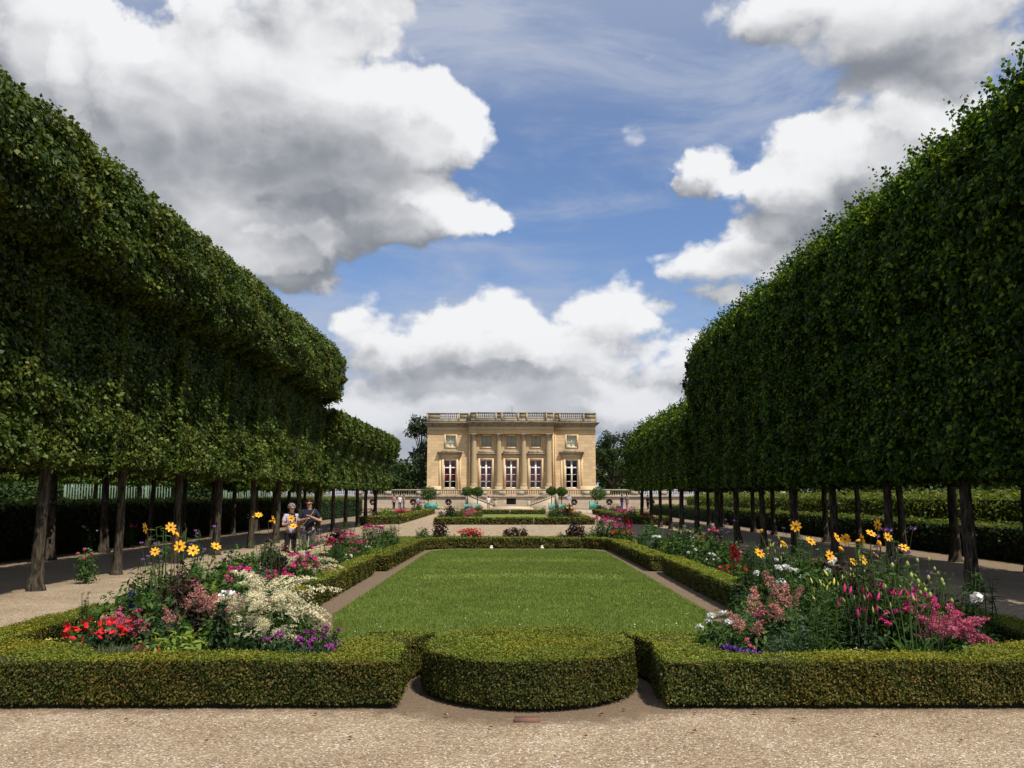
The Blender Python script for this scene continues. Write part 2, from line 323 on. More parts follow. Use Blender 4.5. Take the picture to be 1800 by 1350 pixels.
def make_world():
    w = bpy.data.worlds.new('World'); SC.world = w; w.use_nodes = True; nt = w.node_tree; nt.nodes.clear()
    out = N(nt, 'ShaderNodeOutputWorld')
    sky = N(nt, 'ShaderNodeTexSky'); sky.sky_type = 'NISHITA'; sky.sun_disc = False; sky.sun_elevation = R(EL)
    sky.sun_rotation = math.atan2(sd.x, sd.y); sky.air_density = 1.0; sky.dust_density = .35; sky.ozone_density = 2.2
    tc = N(nt, 'ShaderNodeTexCoord'); d = tc.outputs['Generated']
    # cloud banks: azimuth, elevation, half-widths in degrees, strength
    B = [(-15.5, 25.5, 12.5, 7.0, 1.35), (-27.0, 20.0, 10.5, 8.5, 1.2), (-8.0, 22.8, 7.6, 4.6, 1.0), (-14.5, 18.2, 12.0, 4.8, 1.15), (-5.2, 17.8, 6.2, 3.0, .85), (-1.6, 18.0, 1.6, 1.6, .5),
         (-30, 27.5, 5.0, 5.0, 1.0), (-20.5, 15.2, 7.5, 3.4, .8), (-11, 31.5, 8, 4.0, .9), (-3.6, 23.6, 3.9, 3.4, .6), (-24, 29.5, 2.6, 2.6, -.8), (-27.0, 25.6, 1.5, 2.4, -.35),
         (-.6, 10.9, 5.0, 3.3, .95), (6.9, 11.4, 3.9, 3.4, 1.0), (-5.0, 10.4, 3.6, 2.9, .75), (-9.6, 10.6, 3.3, 2.5, .9), (3.2, 9.0, 4.5, 2.4, .6), (0, 7.0, 15, 3.8, 1.1), (-8, 4.4, 11, 2.2, .9), (7, 5.2, 11, 2.3, .9), (0, 1.6, 34, 2.2, .9), (11.6, 9.4, 3.3, 1.9, .75),
         (22.0, 20.2, 7.6, 5.0, 1.25), (17.0, 18.4, 4.2, 2.8, .8), (13.1, 20.7, 2.3, 1.9, .95), (25.5, 27.6, 10, 4.6, 1.25), (17.5, 29.8, 5.5, 3.6, .8), (29, 20, 6, 6, 1.0), (19.3, 24.3, 3.6, 1.7, -.5),
         (15.5, 14.9, 7.2, 2.7, 1.05), (13.5, 12.6, 5, 1.0, .5), (-13.9, 13.2, 4.2, 1.1, .75), (-15, 15.6, 5.5, 2.6, .6), (-22, 12.5, 5, 2.4, .6)]
    g = bpy.data.node_groups.new('cloud_density', 'ShaderNodeTree')
    g.interface.new_socket('Vector', in_out='INPUT', socket_type='NodeSocketVector'); g.interface.new_socket('D', in_out='OUTPUT', socket_type='NodeSocketFloat'); g.interface.new_socket('T', in_out='OUTPUT', socket_type='NodeSocketFloat'); g.interface.new_socket('G', in_out='OUTPUT', socket_type='NodeSocketFloat')
    gi = g.nodes.new('NodeGroupInput'); go = g.nodes.new('NodeGroupOutput')
    nv = N(g, 'ShaderNodeVectorMath', operation='NORMALIZE'); L(g, gi.outputs[0], nv.inputs[0])
    sp = N(g, 'ShaderNodeSeparateXYZ'); L(g, nv.outputs[0], sp.inputs[0])
    az = math_(g, 'MULTIPLY', math_(g, 'ARCTAN2', sp.outputs[0], sp.outputs[1]), 180 / PI)
    el = math_(g, 'MULTIPLY', math_(g, 'ARCSINE', sp.outputs[2]), 180 / PI)
    wv = noise(g, nv.outputs[0], 9, 5, .6, out=1)         # wobble the outlines
    wo = N(g, 'ShaderNodeVectorMath', operation='MULTIPLY_ADD'); L(g, wv, wo.inputs[0]); wo.inputs[1].default_value = (7.5, 5.0, 0); wo.inputs[2].default_value = (-3.75, -2.5, 0)
    cb = N(g, 'ShaderNodeCombineXYZ'); L(g, az, cb.inputs[0]); L(g, el, cb.inputs[1])
    ps = N(g, 'ShaderNodeVectorMath', operation='ADD'); L(g, cb.outputs[0], ps.inputs[0]); L(g, wo.outputs[0], ps.inputs[1])
    tot = None
    for a, e, ra, re, wt in B:
        q = N(g, 'ShaderNodeVectorMath', operation='MULTIPLY_ADD'); L(g, ps.outputs[0], q.inputs[0])
        q.inputs[1].default_value = (1 / ra, 1 / re, 0); q.inputs[2].default_value = (-a / ra, -e / re, 0)
        dt = N(g, 'ShaderNodeVectorMath', operation='DOT_PRODUCT'); L(g, q.outputs[0], dt.inputs[0]); L(g, q.outputs[0], dt.inputs[1])
        f = math_(g, 'MULTIPLY', math_(g, 'SUBTRACT', 1.0, dt.outputs['Value'], clamp=True), wt)
        tot = f if tot is None else math_(g, 'MAXIMUM', tot, f) if False else math_(g, 'ADD', tot, f)
    tot = math_(g, 'MINIMUM', tot, 1.25)
    gs = None                                             # where the banks are deep and grey (+) or stand up bright (-)
    for a, e, ra, re, wt in [(-15, 20.6, 9, 3.4, .62), (-12.5, 17.2, 6, 2.6, .5), (-25.5, 19.5, 6, 4.5, .45), (-25, 30.5, 4, 2.2, .4), (26, 24.6, 7, 2.0, .5), (21, 17.2, 6, 2.2, .5), (0, 8.3, 9, 1.3, .45), (-3, 3.5, 14, 1.5, .3), (-13.9, 13.2, 5, 2, .6),
                             (-13, 27, 7, 3.2, -.6), (-5, 23.5, 4.5, 2.6, -.5), (-28.5, 25, 5, 3, -.3), (19, 20.5, 5, 2.4, -.5), (0, 11.4, 10, 1.8, -.5), (-5, 18.2, 5, 1.6, -.25)]:
        q = N(g, 'ShaderNodeVectorMath', operation='MULTIPLY_ADD'); L(g, ps.outputs[0], q.inputs[0])
        q.inputs[1].default_value = (1 / ra, 1 / re, 0); q.inputs[2].default_value = (-a / ra, -e / re, 0)
        dt = N(g, 'ShaderNodeVectorMath', operation='DOT_PRODUCT'); L(g, q.outputs[0], dt.inputs[0]); L(g, q.outputs[0], dt.inputs[1])
        f = math_(g, 'MULTIPLY', math_(g, 'SUBTRACT', 1.0, dt.outputs['Value'], clamp=True), wt)
        gs = f if gs is None else math_(g, 'ADD', gs, f)
    mp = N(g, 'ShaderNodeMapping'); mp.inputs['Scale'].default_value = (1, 1, 1.5); L(g, nv.outputs[0], mp.inputs[0])
    n1 = noise(g, mp.outputs[0], 9.0, 8, .60)
    n2 = noise(g, mp.outputs[0], 3.0, 3, .5)
    bw = math_(g, 'ABSOLUTE', math_(g, 'MULTIPLY_ADD', noise(g, mp.outputs[0], 17, 2.5, .5), 2, -1))   # puffs with creases between
    T = math_(g, 'MULTIPLY_ADD', tot, 1.1, -.42)
    D = math_(g, 'ADD', T, math_(g, 'MULTIPLY_ADD', n1, 1.9, -.97))
    D = math_(g, 'ADD', D, math_(g, 'MULTIPLY_ADD', bw, 1.0, -.18))
    beh = math_(g, 'MULTIPLY', smooth(g, math_(g, 'ABSOLUTE', az), 38, 60), math_(g, 'MULTIPLY_ADD', n2, 3.0, -1.1))
    D = math_(g, 'ADD', D, beh)
    L(g, D, go.inputs[0]); L(g, tot, go.inputs[1]); L(g, gs, go.inputs[2])
    def den(off):
        v = N(nt, 'ShaderNodeVectorMath', operation='ADD'); L(nt, d, v.inputs[0]); v.inputs[1].default_value = off
        gg = nt.nodes.new('ShaderNodeGroup'); gg.node_tree = g; L(nt, v.outputs[0], gg.inputs[0]); return gg.outputs[0], gg.outputs[1], gg.outputs[2]
    (D0, T0, G0), (D2, T2, G2) = den((0, 0, 0)), den((.014, 0, .034))
    cov = smooth(nt, D0, -.12, .38)
    sp = N(nt, 'ShaderNodeSeparateXYZ'); L(nt, d, sp.inputs[0])
    thick = smooth(nt, D0, .35, 1.5)
    lit = math_(nt, 'ADD', math_(nt, 'MULTIPLY', math_(nt, 'SUBTRACT', D0, D2), .38), math_(nt, 'MULTIPLY', math_(nt, 'SUBTRACT', T0, T2), .85))
    lit = math_(nt, 'ADD', math_(nt, 'ADD', lit, .62), math_(nt, 'MULTIPLY', thick, -.30))
    lit = smooth(nt, math_(nt, 'SUBTRACT', lit, math_(nt, 'MULTIPLY', G0, .72)), -.25, 1.18)
    cc = mixc(nt, lit, (.26, .28, .32), (.97, .975, .99))
    cc = mixc(nt, smooth(nt, sp.outputs[2], .20, .0, 0, .62), cc, (.56, .60, .68))
    # thin veil of high cloud, streaked
    mp = N(nt, 'ShaderNodeMapping'); mp.inputs['Scale'].default_value = (1.0, 1.0, 3.4); mp.inputs['Rotation'].default_value = (0, R(14), R(20)); L(nt, d, mp.inputs[0])
    veil = smooth(nt, noise(nt, mp.outputs[0], 3.6, 8, .62, dist=.5), .40, .70)
    hor = smooth(nt, sp.outputs[2], .02, .30, .55, .0)
    top = smooth(nt, sp.outputs[2], .37, .52, .0, .38)
    vf = math_(nt, 'ADD', math_(nt, 'ADD', math_(nt, 'MULTIPLY_ADD', veil, .56, .17), hor), math_(nt, 'MULTIPLY', top, 1.0), clamp=True)
    skyc = mixc(nt, 1.0, sky.outputs[0], (.70, .96, 1.26), 'MULTIPLY')
    b1 = N(nt, 'ShaderNodeBackground'); L(nt, skyc, b1.inputs[0]); b1.inputs[1].default_value = .085
    b2 = N(nt, 'ShaderNodeBackground'); b2.inputs[0].default_value = (.52, .58, .72, 1); b2.inputs[1].default_value = .74
    b3 = N(nt, 'ShaderNodeBackground'); L(nt, cc, b3.inputs[0]); b3.inputs[1].default_value = .78
    m1 = N(nt, 'ShaderNodeMixShader'); L(nt, vf, m1.inputs[0]); L(nt, b1.outputs[0], m1.inputs[1]); L(nt, b2.outputs[0], m1.inputs[2])
    m2 = N(nt, 'ShaderNodeMixShader'); L(nt, cov, m2.inputs[0]); L(nt, m1.outputs[0], m2.inputs[1]); L(nt, b3.outputs[0], m2.inputs[2])
    L(nt, m2.outputs[0], out.inputs[0])
    w.cycles.sampling_method = 'MANUAL'; w.cycles.sample_map_resolution = 512
make_world()
SC.view_settings.view_transform = 'Standard'; SC.view_settings.look = 'None'; SC.view_settings.exposure = .25; SC.view_settings.gamma = 1
SC.render.engine = 'CYCLES'
c = SC.cycles; c.max_bounces = 6; c.diffuse_bounces = 3; c.glossy_bounces = 2; c.transmission_bounces = 4; c.transparent_max_bounces = 6
c.use_denoising = True; c.caustics_reflective = False; c.caustics_refractive = False; c.sample_clamp_indirect = 4

# ------------------------------------------------------------------ ground
def sheet(name, poly, z, mat, lab=None):
    b = MB(); b.add([(x, y, z) for x, y in ccw(poly)], [tuple(range(len(poly)))]); return struct(b.build(name, mat))
def rect(x0, x1, y0, y1): return [(x0, y0), (x1, y0), (x1, y1), (x0, y1)]
sheet('ground', rect(-900, 900, -60, 1500), -.012, M['lawn'])
sheet('gravel_path', rect(-60, 60, -12, 116), -.004, M['gravel'])
sheet('side_verge', rect(-60, -17.0, -12, 112), .004, M['lawn'])
sheet('side_verge', rect(16.2, 60, -12, 112), .004, M['lawn'])
# bare earth round the near parterre, front apron
bed_left = [(-5.6, 8.4), (-1.6, 8.5), (-1.5, 9.7), (-2.15, 10.3), (-2.75, 12.0), (-3.25, 13.6), (-3.5, 14), (-3.5, 33), (-5.6, 33)]
sheet('bed_soil', bed_left, .010, M['soil'])
sheet('bed_soil', [(2 * AX - x, y) for x, y in bed_left], .010, M['soil'])
sheet('bed_soil', rect(-5.4, 5.7, 32.6, 40.2), .010, M['soil'])
for s in (-1, 1):
    sheet('bed_soil', [(AX + s * 2.2, 60), (AX + s * 5.3, 60), (AX + s * 5.3, 95), (AX + s * 3.4, 95)], .010, M['soil'])
    sheet('bed_soil', [(AX + s * 7.9, 61), (AX + s * 10.2, 58), (AX + s * 10.2, 96), (AX + s * 8.6, 96)], .010, M['soil'])
def lawn_h(x, y):
    h = .035 + 0 * x
    for yc in (20.6, 25.6):
        u = (x - AX) / 2.55; yy = y - yc + .5 * u ** 2
        h = h + .12 * np.exp(-(yy / .22) ** 2) * np.clip((1.02 - np.abs(u)) * 6, 0, 1)
    return h
lawn_poly = [(AX - 1.35, 9.75), (AX + 1.35, 9.75), (AX + 1.9, 10.6), (AX + 2.6, 12.3), (AX + 3.0, 14.2), (AX + 2.95, 29.6), (AX + 2.5, 31.0), (AX - 2.5, 31.0), (AX - 2.95, 29.6), (AX - 3.0, 14.2), (AX - 2.6, 12.3), (AX - 1.9, 10.6)]
def grid_sheet(name, poly, hf, mat, step, kind='structure'):
    xs = [p[0] for p in poly]; ys = [p[1] for p in poly]
    # rows across the polygon, each running from edge to edge
    Y = np.arange(min(ys) + 1e-3, max(ys), step); k = int((max(xs) - min(xs)) / step) + 2
    rows = []
    for y in Y:
        c_ = []
        for (x1, y1), (x2, y2) in zip(poly, poly[1:] + poly[:1]):
            if (y1 > y) != (y2 > y): c_.append(x1 + (x2 - x1) * (y - y1) / (y2 - y1))
        a, b = min(c_), max(c_); rows.append(np.stack([np.linspace(a, b, k), np.full(k, y)], 1))
    P = np.array(rows); Z = hf(P[..., 0], P[..., 1]); Z[:, 0] = Z[:, -1] = .006
    V = np.concatenate([P, Z[..., None]], 2); n = len(Y)
    i = np.arange(n - 1)[:, None] * k + np.arange(k - 1)[None]
    F = np.stack([i, i + 1, i + k + 1, i + k], 2).reshape(-1, 4)
    b = MB(); b.add(V, F); o = b.build(name, mat, smooth_=True); o['kind'] = kind; return o
grid_sheet('lawn', lawn_poly, lawn_h, M['lawn'], .12)
def blades(poly, n, hf, wy, size=(.022, .05), w=.012):
    xs = [p[0] for p in poly]; ys = [p[1] for p in poly]
    y = min(ys) + (max(ys) - min(ys)) * rng.random(n) ** wy; x = rng.uniform(min(xs), max(xs), n)
    k = in_poly(x, y, poly); x, y = x[k], y[k]; n = len(x); z = hf(x, y) - .004
    h = rng.uniform(*size, n) * (1 + (y - min(ys)) * .02); a = rng.uniform(0, PI, n); sc = w * (1 + (y - min(ys)) * .05)
    P = np.stack([x, y, z], 1); dx = np.stack([np.cos(a) * sc, np.sin(a) * sc, 0 * a], 1) * .5
    tip = P + np.stack([rng.normal(0, .012, n), rng.normal(0, .012, n), h], 1)
    return np.stack([P - dx, P + dx, tip], 1).reshape(-1, 3), np.arange(n * 3).reshape(n, 3)
b = MB(); b.add(*blades(lawn_poly, 330000, lawn_h, 1.5))
o = b.build('lawn_grass', M['grass']); tag(o, 'short mown grass of the long central lawn', 'grass', kind='stuff')
b = MB(); n = 260; y = 9.9 + 18 * rng.random(n) ** 2; x = rng.uniform(AX - 2.7, AX + 2.7, n); k = in_poly(x, y, inset(lawn_poly, .15)); x, y = x[k], y[k]
b.leaves(np.stack([x, y, lawn_h(x, y) + .035], 1), (0, 0, 1), .026, 1.0, 3, 0)
tag(b.build('clover_flowers', M['f_white']), 'tiny white clover flowers scattered in the lawn', 'clover', kind='stuff')

# ------------------------------------------------------------------ clipped box hedges
def hedge(label, poly, h=.41, leaf=.026, cover=2.3, top='box_top', side='box_side', core='box_core', name='box_hedge', cat='hedge', group=None, rough=.012, dens_faces=None):
    poly = ccw(poly); b = MB()
    b.prism(inset(poly, .05), 0.0, .07, 2); b.prism(inset(poly, .022), .06, h - .012, 2)
    P, Nn = [], []
    la = leaf * leaf * .6 * .5
    for (x1, y1), (x2, y2) in zip(poly, poly[1:] + poly[:1]):
        ln = math.hypot(x2 - x1, y2 - y1)
        if ln < 1e-4: continue
        n_ = int(ln * (h - .05) * cover / la); nx, ny = (y2 - y1) / ln, -(x2 - x1) / ln
        t = rng.random(n_); z = rng.uniform(.045, h, n_); lump = rough * np.sin(t * ln * 9 + z * 11) + rng.normal(0, rough, n_)
        P.append(np.stack([x1 + (x2 - x1) * t + nx * lump, y1 + (y2 - y1) * t + ny * lump, z], 1)); Nn.append(np.broadcast_to((nx, ny, .35), (n_, 3)))
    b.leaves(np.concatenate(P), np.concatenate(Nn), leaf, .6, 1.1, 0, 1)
    xs = [p[0] for p in poly]; ys = [p[1] for p in poly]
    bb = (max(xs) - min(xs)) * (max(ys) - min(ys)); n_ = int(bb * cover / la)
    x = rng.uniform(min(xs), max(xs), n_); y = rng.uniform(min(ys), max(ys), n_); k = in_poly(x, y, poly); x, y = x[k], y[k]
    z = h + rng.normal(0, rough * .8, len(x)) + rough * (np.sin(x * 7) * np.cos(y * 6) + .9 * np.sin(x * 1.9 + 1) + .6 * np.sin(x * 4.3 + y * 3))
    sh = rng.random(len(x)) < .03; z[sh] += rng.uniform(.01, .035, sh.sum()) * (1 if leaf < .06 else 2)
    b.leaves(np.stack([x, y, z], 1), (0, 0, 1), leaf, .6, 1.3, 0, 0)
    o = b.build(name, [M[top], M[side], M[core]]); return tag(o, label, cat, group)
GP = 'clipped box hedges framing the flower beds'
arc = lambda a0, a1, r, n=12: [(AX + r * math.cos(R(a0 + (a1 - a0) * i / n)), 9.15 + r * math.sin(R(a0 + (a1 - a0) * i / n))) for i in range(n + 1)]
hedge('round drum of clipped box hedge in the gap at the front of the lawn', [(AX + 1.05 * math.cos(t) , 9.13 + 1.06 * (math.sin(t) if math.sin(t) < 0 else math.sin(t) * .98)) for t in np.linspace(0, 2 * PI, 40)[:-1]], .42, .025, 2.5)
ringL = arc(195, 143, 1.26)
front = [(-5.95, 8.2), (-1.05, 8.2)] + ringL + [(-1.2, 9.98), (-1.55, 9.9), (-1.66, 9.5), (-1.72, 8.66), (-3.95, 8.62), (-4.35, 9.15), (-5.3, 9.5), (-5.33, 12.4), (-5.78, 12.4), (-5.8, 9.0), (-5.95, 8.9)]
hedge('long low box hedge along the front of the left flower bed', front, .41, .026, 2.2, group=GP)
hedge('long low box hedge along the front of the right flower bed', [(2 * AX - x, y) for x, y in front], .41, .026, 2.2, group=GP)
segs = []
for s, nm in ((-1, 'left'), (1, 'right')):
    X = lambda v: AX + s * v
    segs += [(f'near length of box hedge with rounded end on the {nm} side of the lawn', [(X(3.52), 14.2), (X(3.95), 14.2), (X(3.98), 22.0), (X(3.75), 22.4), (X(3.62), 22.3), (X(3.55), 21.6)], .035),
             (f'far length of box hedge stepping inward on the {nm} side of the lawn', [(X(3.36), 22.75), (X(3.84), 22.75), (X(3.78), 31.2), (X(3.26), 31.6)], .05),
             (f'short angled corner piece of box hedge at the far {nm} end of the lawn', [(X(3.20), 31.65), (X(3.74), 31.4), (X(2.62), 32.9), (X(2.42), 32.45)], .06),
             (f'box hedge block at the back of the lawn, {nm} of the middle one', [(X(2.36), 32.45), (X(2.36), 32.95), (X(.98), 32.95), (X(.98), 32.45)], .06)]
segs.append(('middle block of the box hedge across the back of the lawn', [(X0, y) for X0, y in ((AX - .86, 32.45), (AX + .86, 32.45), (AX + .86, 32.95), (AX - .86, 32.95))], .06))
for lab, poly, lf in segs: hedge(lab, poly, .37 if lf > .04 else .40, lf, 2.0, group=GP, rough=.015)
for s, nm in ((-1, 'left'), (1, 'right')):     # white stones between hedge blocks
    b = MB(); b.box(-.055, .055, -.08, .08, 0, .07); b.box(-.04, .04, -.06, .06, .07, .12)
    o = b.build('kerb_stone', M['white']); o.location = (AX + s * .92, 32.3, 0)
    tag(o, f'small white stone in the {nm} gap of the hedge behind the lawn', 'stone', 'white stones between the hedge blocks')
FG = 'hedges of the far parterre'
for lab, poly in [('front hedge of the far parterre, middle piece', rect(AX - 2.0, AX + 1.2, 59.4, 60.2)), ('front hedge of the far parterre, left piece', rect(AX - 5.35, AX - 2.15, 59.4, 60.2)),
                  ('front hedge of the far parterre, right piece', rect(AX + 1.4, AX + 5.35, 59.4, 60.2)),
                  ('left hedge of the far central parterre', rect(AX - 5.35, AX - 4.8, 60.3, 94)), ('right hedge of the far central parterre', rect(AX + 4.8, AX + 5.35, 60.3, 94)),
                  ('back hedge of the far parterre left of the small gap', rect(AX - 3.3, AX - .5, 93, 94)), ('back hedge of the far parterre right of the small gap', rect(AX - .3, AX + 3.3, 93, 94))]:
    hedge('low box hedge, ' + lab, poly, .42, .12, 1.8, group=FG, rough=.02)
for s, nm in ((-1, 'left'), (1, 'right')):
    X = lambda v: AX + s * v
    hedge(f'low box hedge along the front of the far {nm} side bed', [(X(7.85), 61), (X(10.1), 57.6), (X(10.2), 58.4), (X(7.95), 62)], .5, .14, 1.8, group=FG, rough=.02)
    hedge(f'low box hedge on the path side of the far {nm} side bed', [(X(7.85), 62.2), (X(8.4), 62.2), (X(9.1), 96), (X(8.6), 96)], .5, .15, 1.8, group=FG, rough=.02)
grid_sheet('far_lawn', [(AX - 2.2, 60.6), (AX + 2.2, 60.6), (AX + 3.3, 92.6), (AX - 3.3, 92.6)], lambda x, y: .02 + 0 * x, M['lawn'], .5)
b = MB(); b.add(*blades(rect(-5.2, 5.5, 36.5, 40.5), 40000, lambda x, y: .01 + 0 * x, 1, (.05, .11), .05))
tag(b.build('border_grass', M['grass']), 'strip of longer grass behind the cross border', 'grass', kind='stuff')
# tall side hedges beyond the tree rows
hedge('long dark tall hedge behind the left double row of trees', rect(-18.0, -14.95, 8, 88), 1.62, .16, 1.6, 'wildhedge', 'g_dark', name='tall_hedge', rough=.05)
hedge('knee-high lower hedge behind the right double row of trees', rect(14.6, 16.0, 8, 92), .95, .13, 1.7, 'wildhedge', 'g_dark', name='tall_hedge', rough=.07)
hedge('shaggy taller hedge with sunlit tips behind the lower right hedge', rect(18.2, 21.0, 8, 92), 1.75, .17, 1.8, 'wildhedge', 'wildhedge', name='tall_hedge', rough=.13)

# ------------------------------------------------------------------ pleached lindens
def crown_mesh(name, prof, width, nleaf, leaf, mat, lump=.12, seed=0, sprigs=0, core=True, weights=None):
    r = np.random.default_rng(seed); prof = np.array(prof, float); k = len(prof)
    nxt = np.roll(prof, -1, 0); d = nxt - prof; ln = np.hypot(d[:, 0], d[:, 1])
    wts = ln * (np.array(weights) if weights is not None else 1.0)
    e = rng.choice(k, nleaf, p=wts / wts.sum()); t = rng.random(nleaf)
    uz = prof[e] + d[e] * t[:, None]
    nrm = np.stack([d[e][:, 1], -d[e][:, 0]], 1) / ln[e][:, None]      # outward for ccw profile
    y = rng.uniform(-width / 2 - .15, width / 2 + .15, nleaf)
    ph = r.uniform(0, 6.28, 6)
    Z_ = uz[:, 1] + uz[:, 0] * .6
    L_ = lump * (np.sin(y * 1.7 + Z_ * 1.3 + ph[0]) * np.sin(Z_ * 2.2 - y * .8 + ph[1]) + .6 * np.sin(y * 3.4 - Z_ * 2.9 + ph[2]) * np.sin(Z_ * 4.1 + y * 2.2 + ph[3]) + .45 * np.sin(y * 7.7 + Z_ * 5.2 + ph[4]) * np.sin(Z_ * 8.3 - y * 4.6 + ph[5]))
    off = L_ - np.abs(rng.normal(0, .17, nleaf)) + rng.normal(0, .035, nleaf)
    P = np.stack([uz[:, 0] + nrm[:, 0] * off, y, uz[:, 1] + nrm[:, 1] * off], 1)
    N3 = np.stack([nrm[:, 0], 0 * y, nrm[:, 1] + .35], 1)
    gap = np.sin(y * 2.9 + Z_ * 1.9 + ph[5]) * np.sin(Z_ * 3.3 - y * 2.3 + ph[0]) + .7 * np.sin(y * 8.3 + ph[2]) * np.sin(Z_ * 7.1 + ph[4])
    keep = rng.random(nleaf) < np.clip(1.15 - np.clip(gap - .35, 0, 2) * 1.1, .12, 1)
    sizes = leaf * r.uniform(.55, 1.2, nleaf)
    b = MB(); b.leaves(P[keep], N3[keep], sizes[keep], .82, .9, .45, 0, .1)
    # end faces
    m = nleaf // 10; cen = prof.mean(0); q = cen + (prof[rng.choice(k, m)] - cen) * np.sqrt(rng.random(m))[:, None]; sg = rng.choice([-1, 1], m)
    b.leaves(np.stack([q[:, 0], sg * (width / 2 + .05), q[:, 1]], 1), np.stack([0 * sg, sg, 0 * sg], 1), leaf * 1.3, .82, .9, .45)
    for _ in range(sprigs):                                            # long young shoots above the clipped face
        i = r.integers(sprigs_rng[0], sprigs_rng[1]); tt = r.random(); p = prof[i] + d[i] * tt; nn = np.array([d[i][1], -d[i][0]]) / ln[i]
        y0 = r.uniform(-width / 2, width / 2); h = r.uniform(.15, .5); q = int(5 + h * 12)
        s_ = np.linspace(0, 1, q); dr = np.array([nn[0] * .6 + r.normal(0, .2), r.normal(0, .25), nn[1] * .5 + .7])
        PP = np.array([p[0], y0, p[1]]) + s_[:, None] * dr * h + rng.normal(0, .02, (q, 3))
        b.leaves(PP, (0, 0, .6), leaf * (1.05 - .3 * s_), .82, .6, .3)
    if core:
        kk = inset([tuple(p) for p in prof], .30); V = [(u, yy, z) for yy in (-width / 2, width / 2) for u, z in kk]; n_ = len(kk)
        # solid core coloured dark for the shade among inner branches: subdivided and bumpy
        rows = 7; VV = np.array([[(u + r.normal(0, .07), -width / 2 + width * j / (rows - 1), z + r.normal(0, .07)) for u, z in kk] for j in range(rows)])
        F = [(j * n_ + i, j * n_ + (i + 1) % n_, (j + 1) * n_ + (i + 1) % n_, (j + 1) * n_ + i) for j in range(rows - 1) for i in range(n_)]
        b.add(VV, F, 1); b.add(VV[0], [tuple(range(n_))], 1); b.add(VV[-1], [tuple(range(n_))], 1)
    return b.mesh(name, [mat, M['shade_core']])
sprigs_rng = (5, 7)
P_L1 = [(-.8, 2.6), (.55, 2.6), (.58, 4.6), (.60, 6.5), (1.40, 6.72), (1.62, 7.5), (1.56, 8.45), (1.18, 8.98), (-.8, 9.0)]
P_R1 = [(-.8, 2.3), (.5, 2.3), (.55, 4.5), (.80, 6.0), (.98, 7.2), (.84, 8.2), (.40, 9.0), (-.2, 9.45), (-.8, 9.4)]
P_L2 = [(-.8, 2.45), (.85, 2.45), (.9, 4.3), (1.28, 4.85), (1.42, 5.4), (1.34, 5.95), (1.1, 6.1), (-.8, 6.15)]
P_R2 = [(-.8, 2.45), (.8, 2.45), (.88, 4.2), (1.05, 4.9), (.82, 5.7), (.25, 6.5), (-.4, 6.95), (-.8, 6.9)]
P_B = [(-.8, 2.65), (.75, 2.65), (.8, 5.5), (.8, 8.4), (.5, 8.7), (-.5, 8.7), (-.8, 8.4)]
W = 3.63
VAR = {}
VAR['L1'] = [crown_mesh('left_crown', P_L1, W, 54000, .102, M['linden'], .11, 10 + i, weights=[1, 1.3, 1.3, 1.4, 1.5, 1.3, 1.2, .7, .35]) for i in range(4)]
VAR['R1'] = [crown_mesh('right_crown', P_R1, W, 46000, .118, M['linden_right'], .13, 20 + i, sprigs=95, weights=[1, 1.3, 1.3, 1.4, 1.3, 1.3, 1.2, .8, .4]) for i in range(4)]
VAR['L2'] = [crown_mesh('far_left_crown', P_L2, W, 15000, .16, M['linden_far'], .08, 30 + i) for i in range(3)]
VAR['R2'] = [crown_mesh('far_right_crown', P_R2, W, 15000, .16, M['linden_right'], .10, 40 + i, sprigs=30) for i in range(3)]
VAR['B'] = [crown_mesh('back_crown', P_B, W, 11000, .17, M['linden'], .12, 50 + i) for i in range(3)]
VAR['B2'] = [crown_mesh('back_low_crown', [(u, 2.45 + (z - 2.8) * .62) for u, z in P_B], W, 8000, .18, M['linden_far'], .12, 60 + i) for i in range(2)]
def trunk_mesh(seed, top=4.2):
    r = np.random.default_rng(seed); b = MB(); z = np.array([-.05, .05, .15, .35, .7, 1.2, 1.8, 2.4, 3.0, 3.6, top])
    rad = np.array([.185, .165, .145, .125, .112, .106, .102, .100, .098, .09, .07]) * r.uniform(.9, 1.12)
    px = np.cumsum(r.normal(0, .014, len(z))); py = np.cumsum(r.normal(0, .014, len(z))); px -= px[0]; py -= py[0]
    b.tube(np.stack([px, py, z], 1), rad, 12)
    V = b.V[0]; nrm = V - np.repeat(np.stack([px, py, z], 1), 12, 0); a = np.arctan2(nrm[:, 1], nrm[:, 0])
    V += nrm * (.12 * np.sin(a * 3 + V[:, 2] * 1.3 + seed) + .06 * np.sin(a * 5 + V[:, 2] * 5))[:, None]
    for _ in range(5):
        z0 = r.uniform(2.5, 3.4); aa = r.uniform(0, 6.28); p0 = np.array([px[-3], py[-3], z0]); dd = np.array([math.cos(aa) * .2, math.sin(aa) * .7, 1.2])
        b.tube([p0, p0 + dd * .5, p0 + dd * 1.1], [.06, .045, .02], 6)
    if r.random() < .5:                                               # a burr on the stem
        a0 = r.uniform(0, 6.28); zz = r.uniform(.5, 1.6); b.lathe([(0, -.08), (.05, -.05), (.07, 0), (.05, .05), (0, .08)], (math.cos(a0) * .14, math.sin(a0) * .14, zz), 8)
    return b.mesh('trunk', M['bark'], True)
TR = [trunk_mesh(i) for i in range(6)]
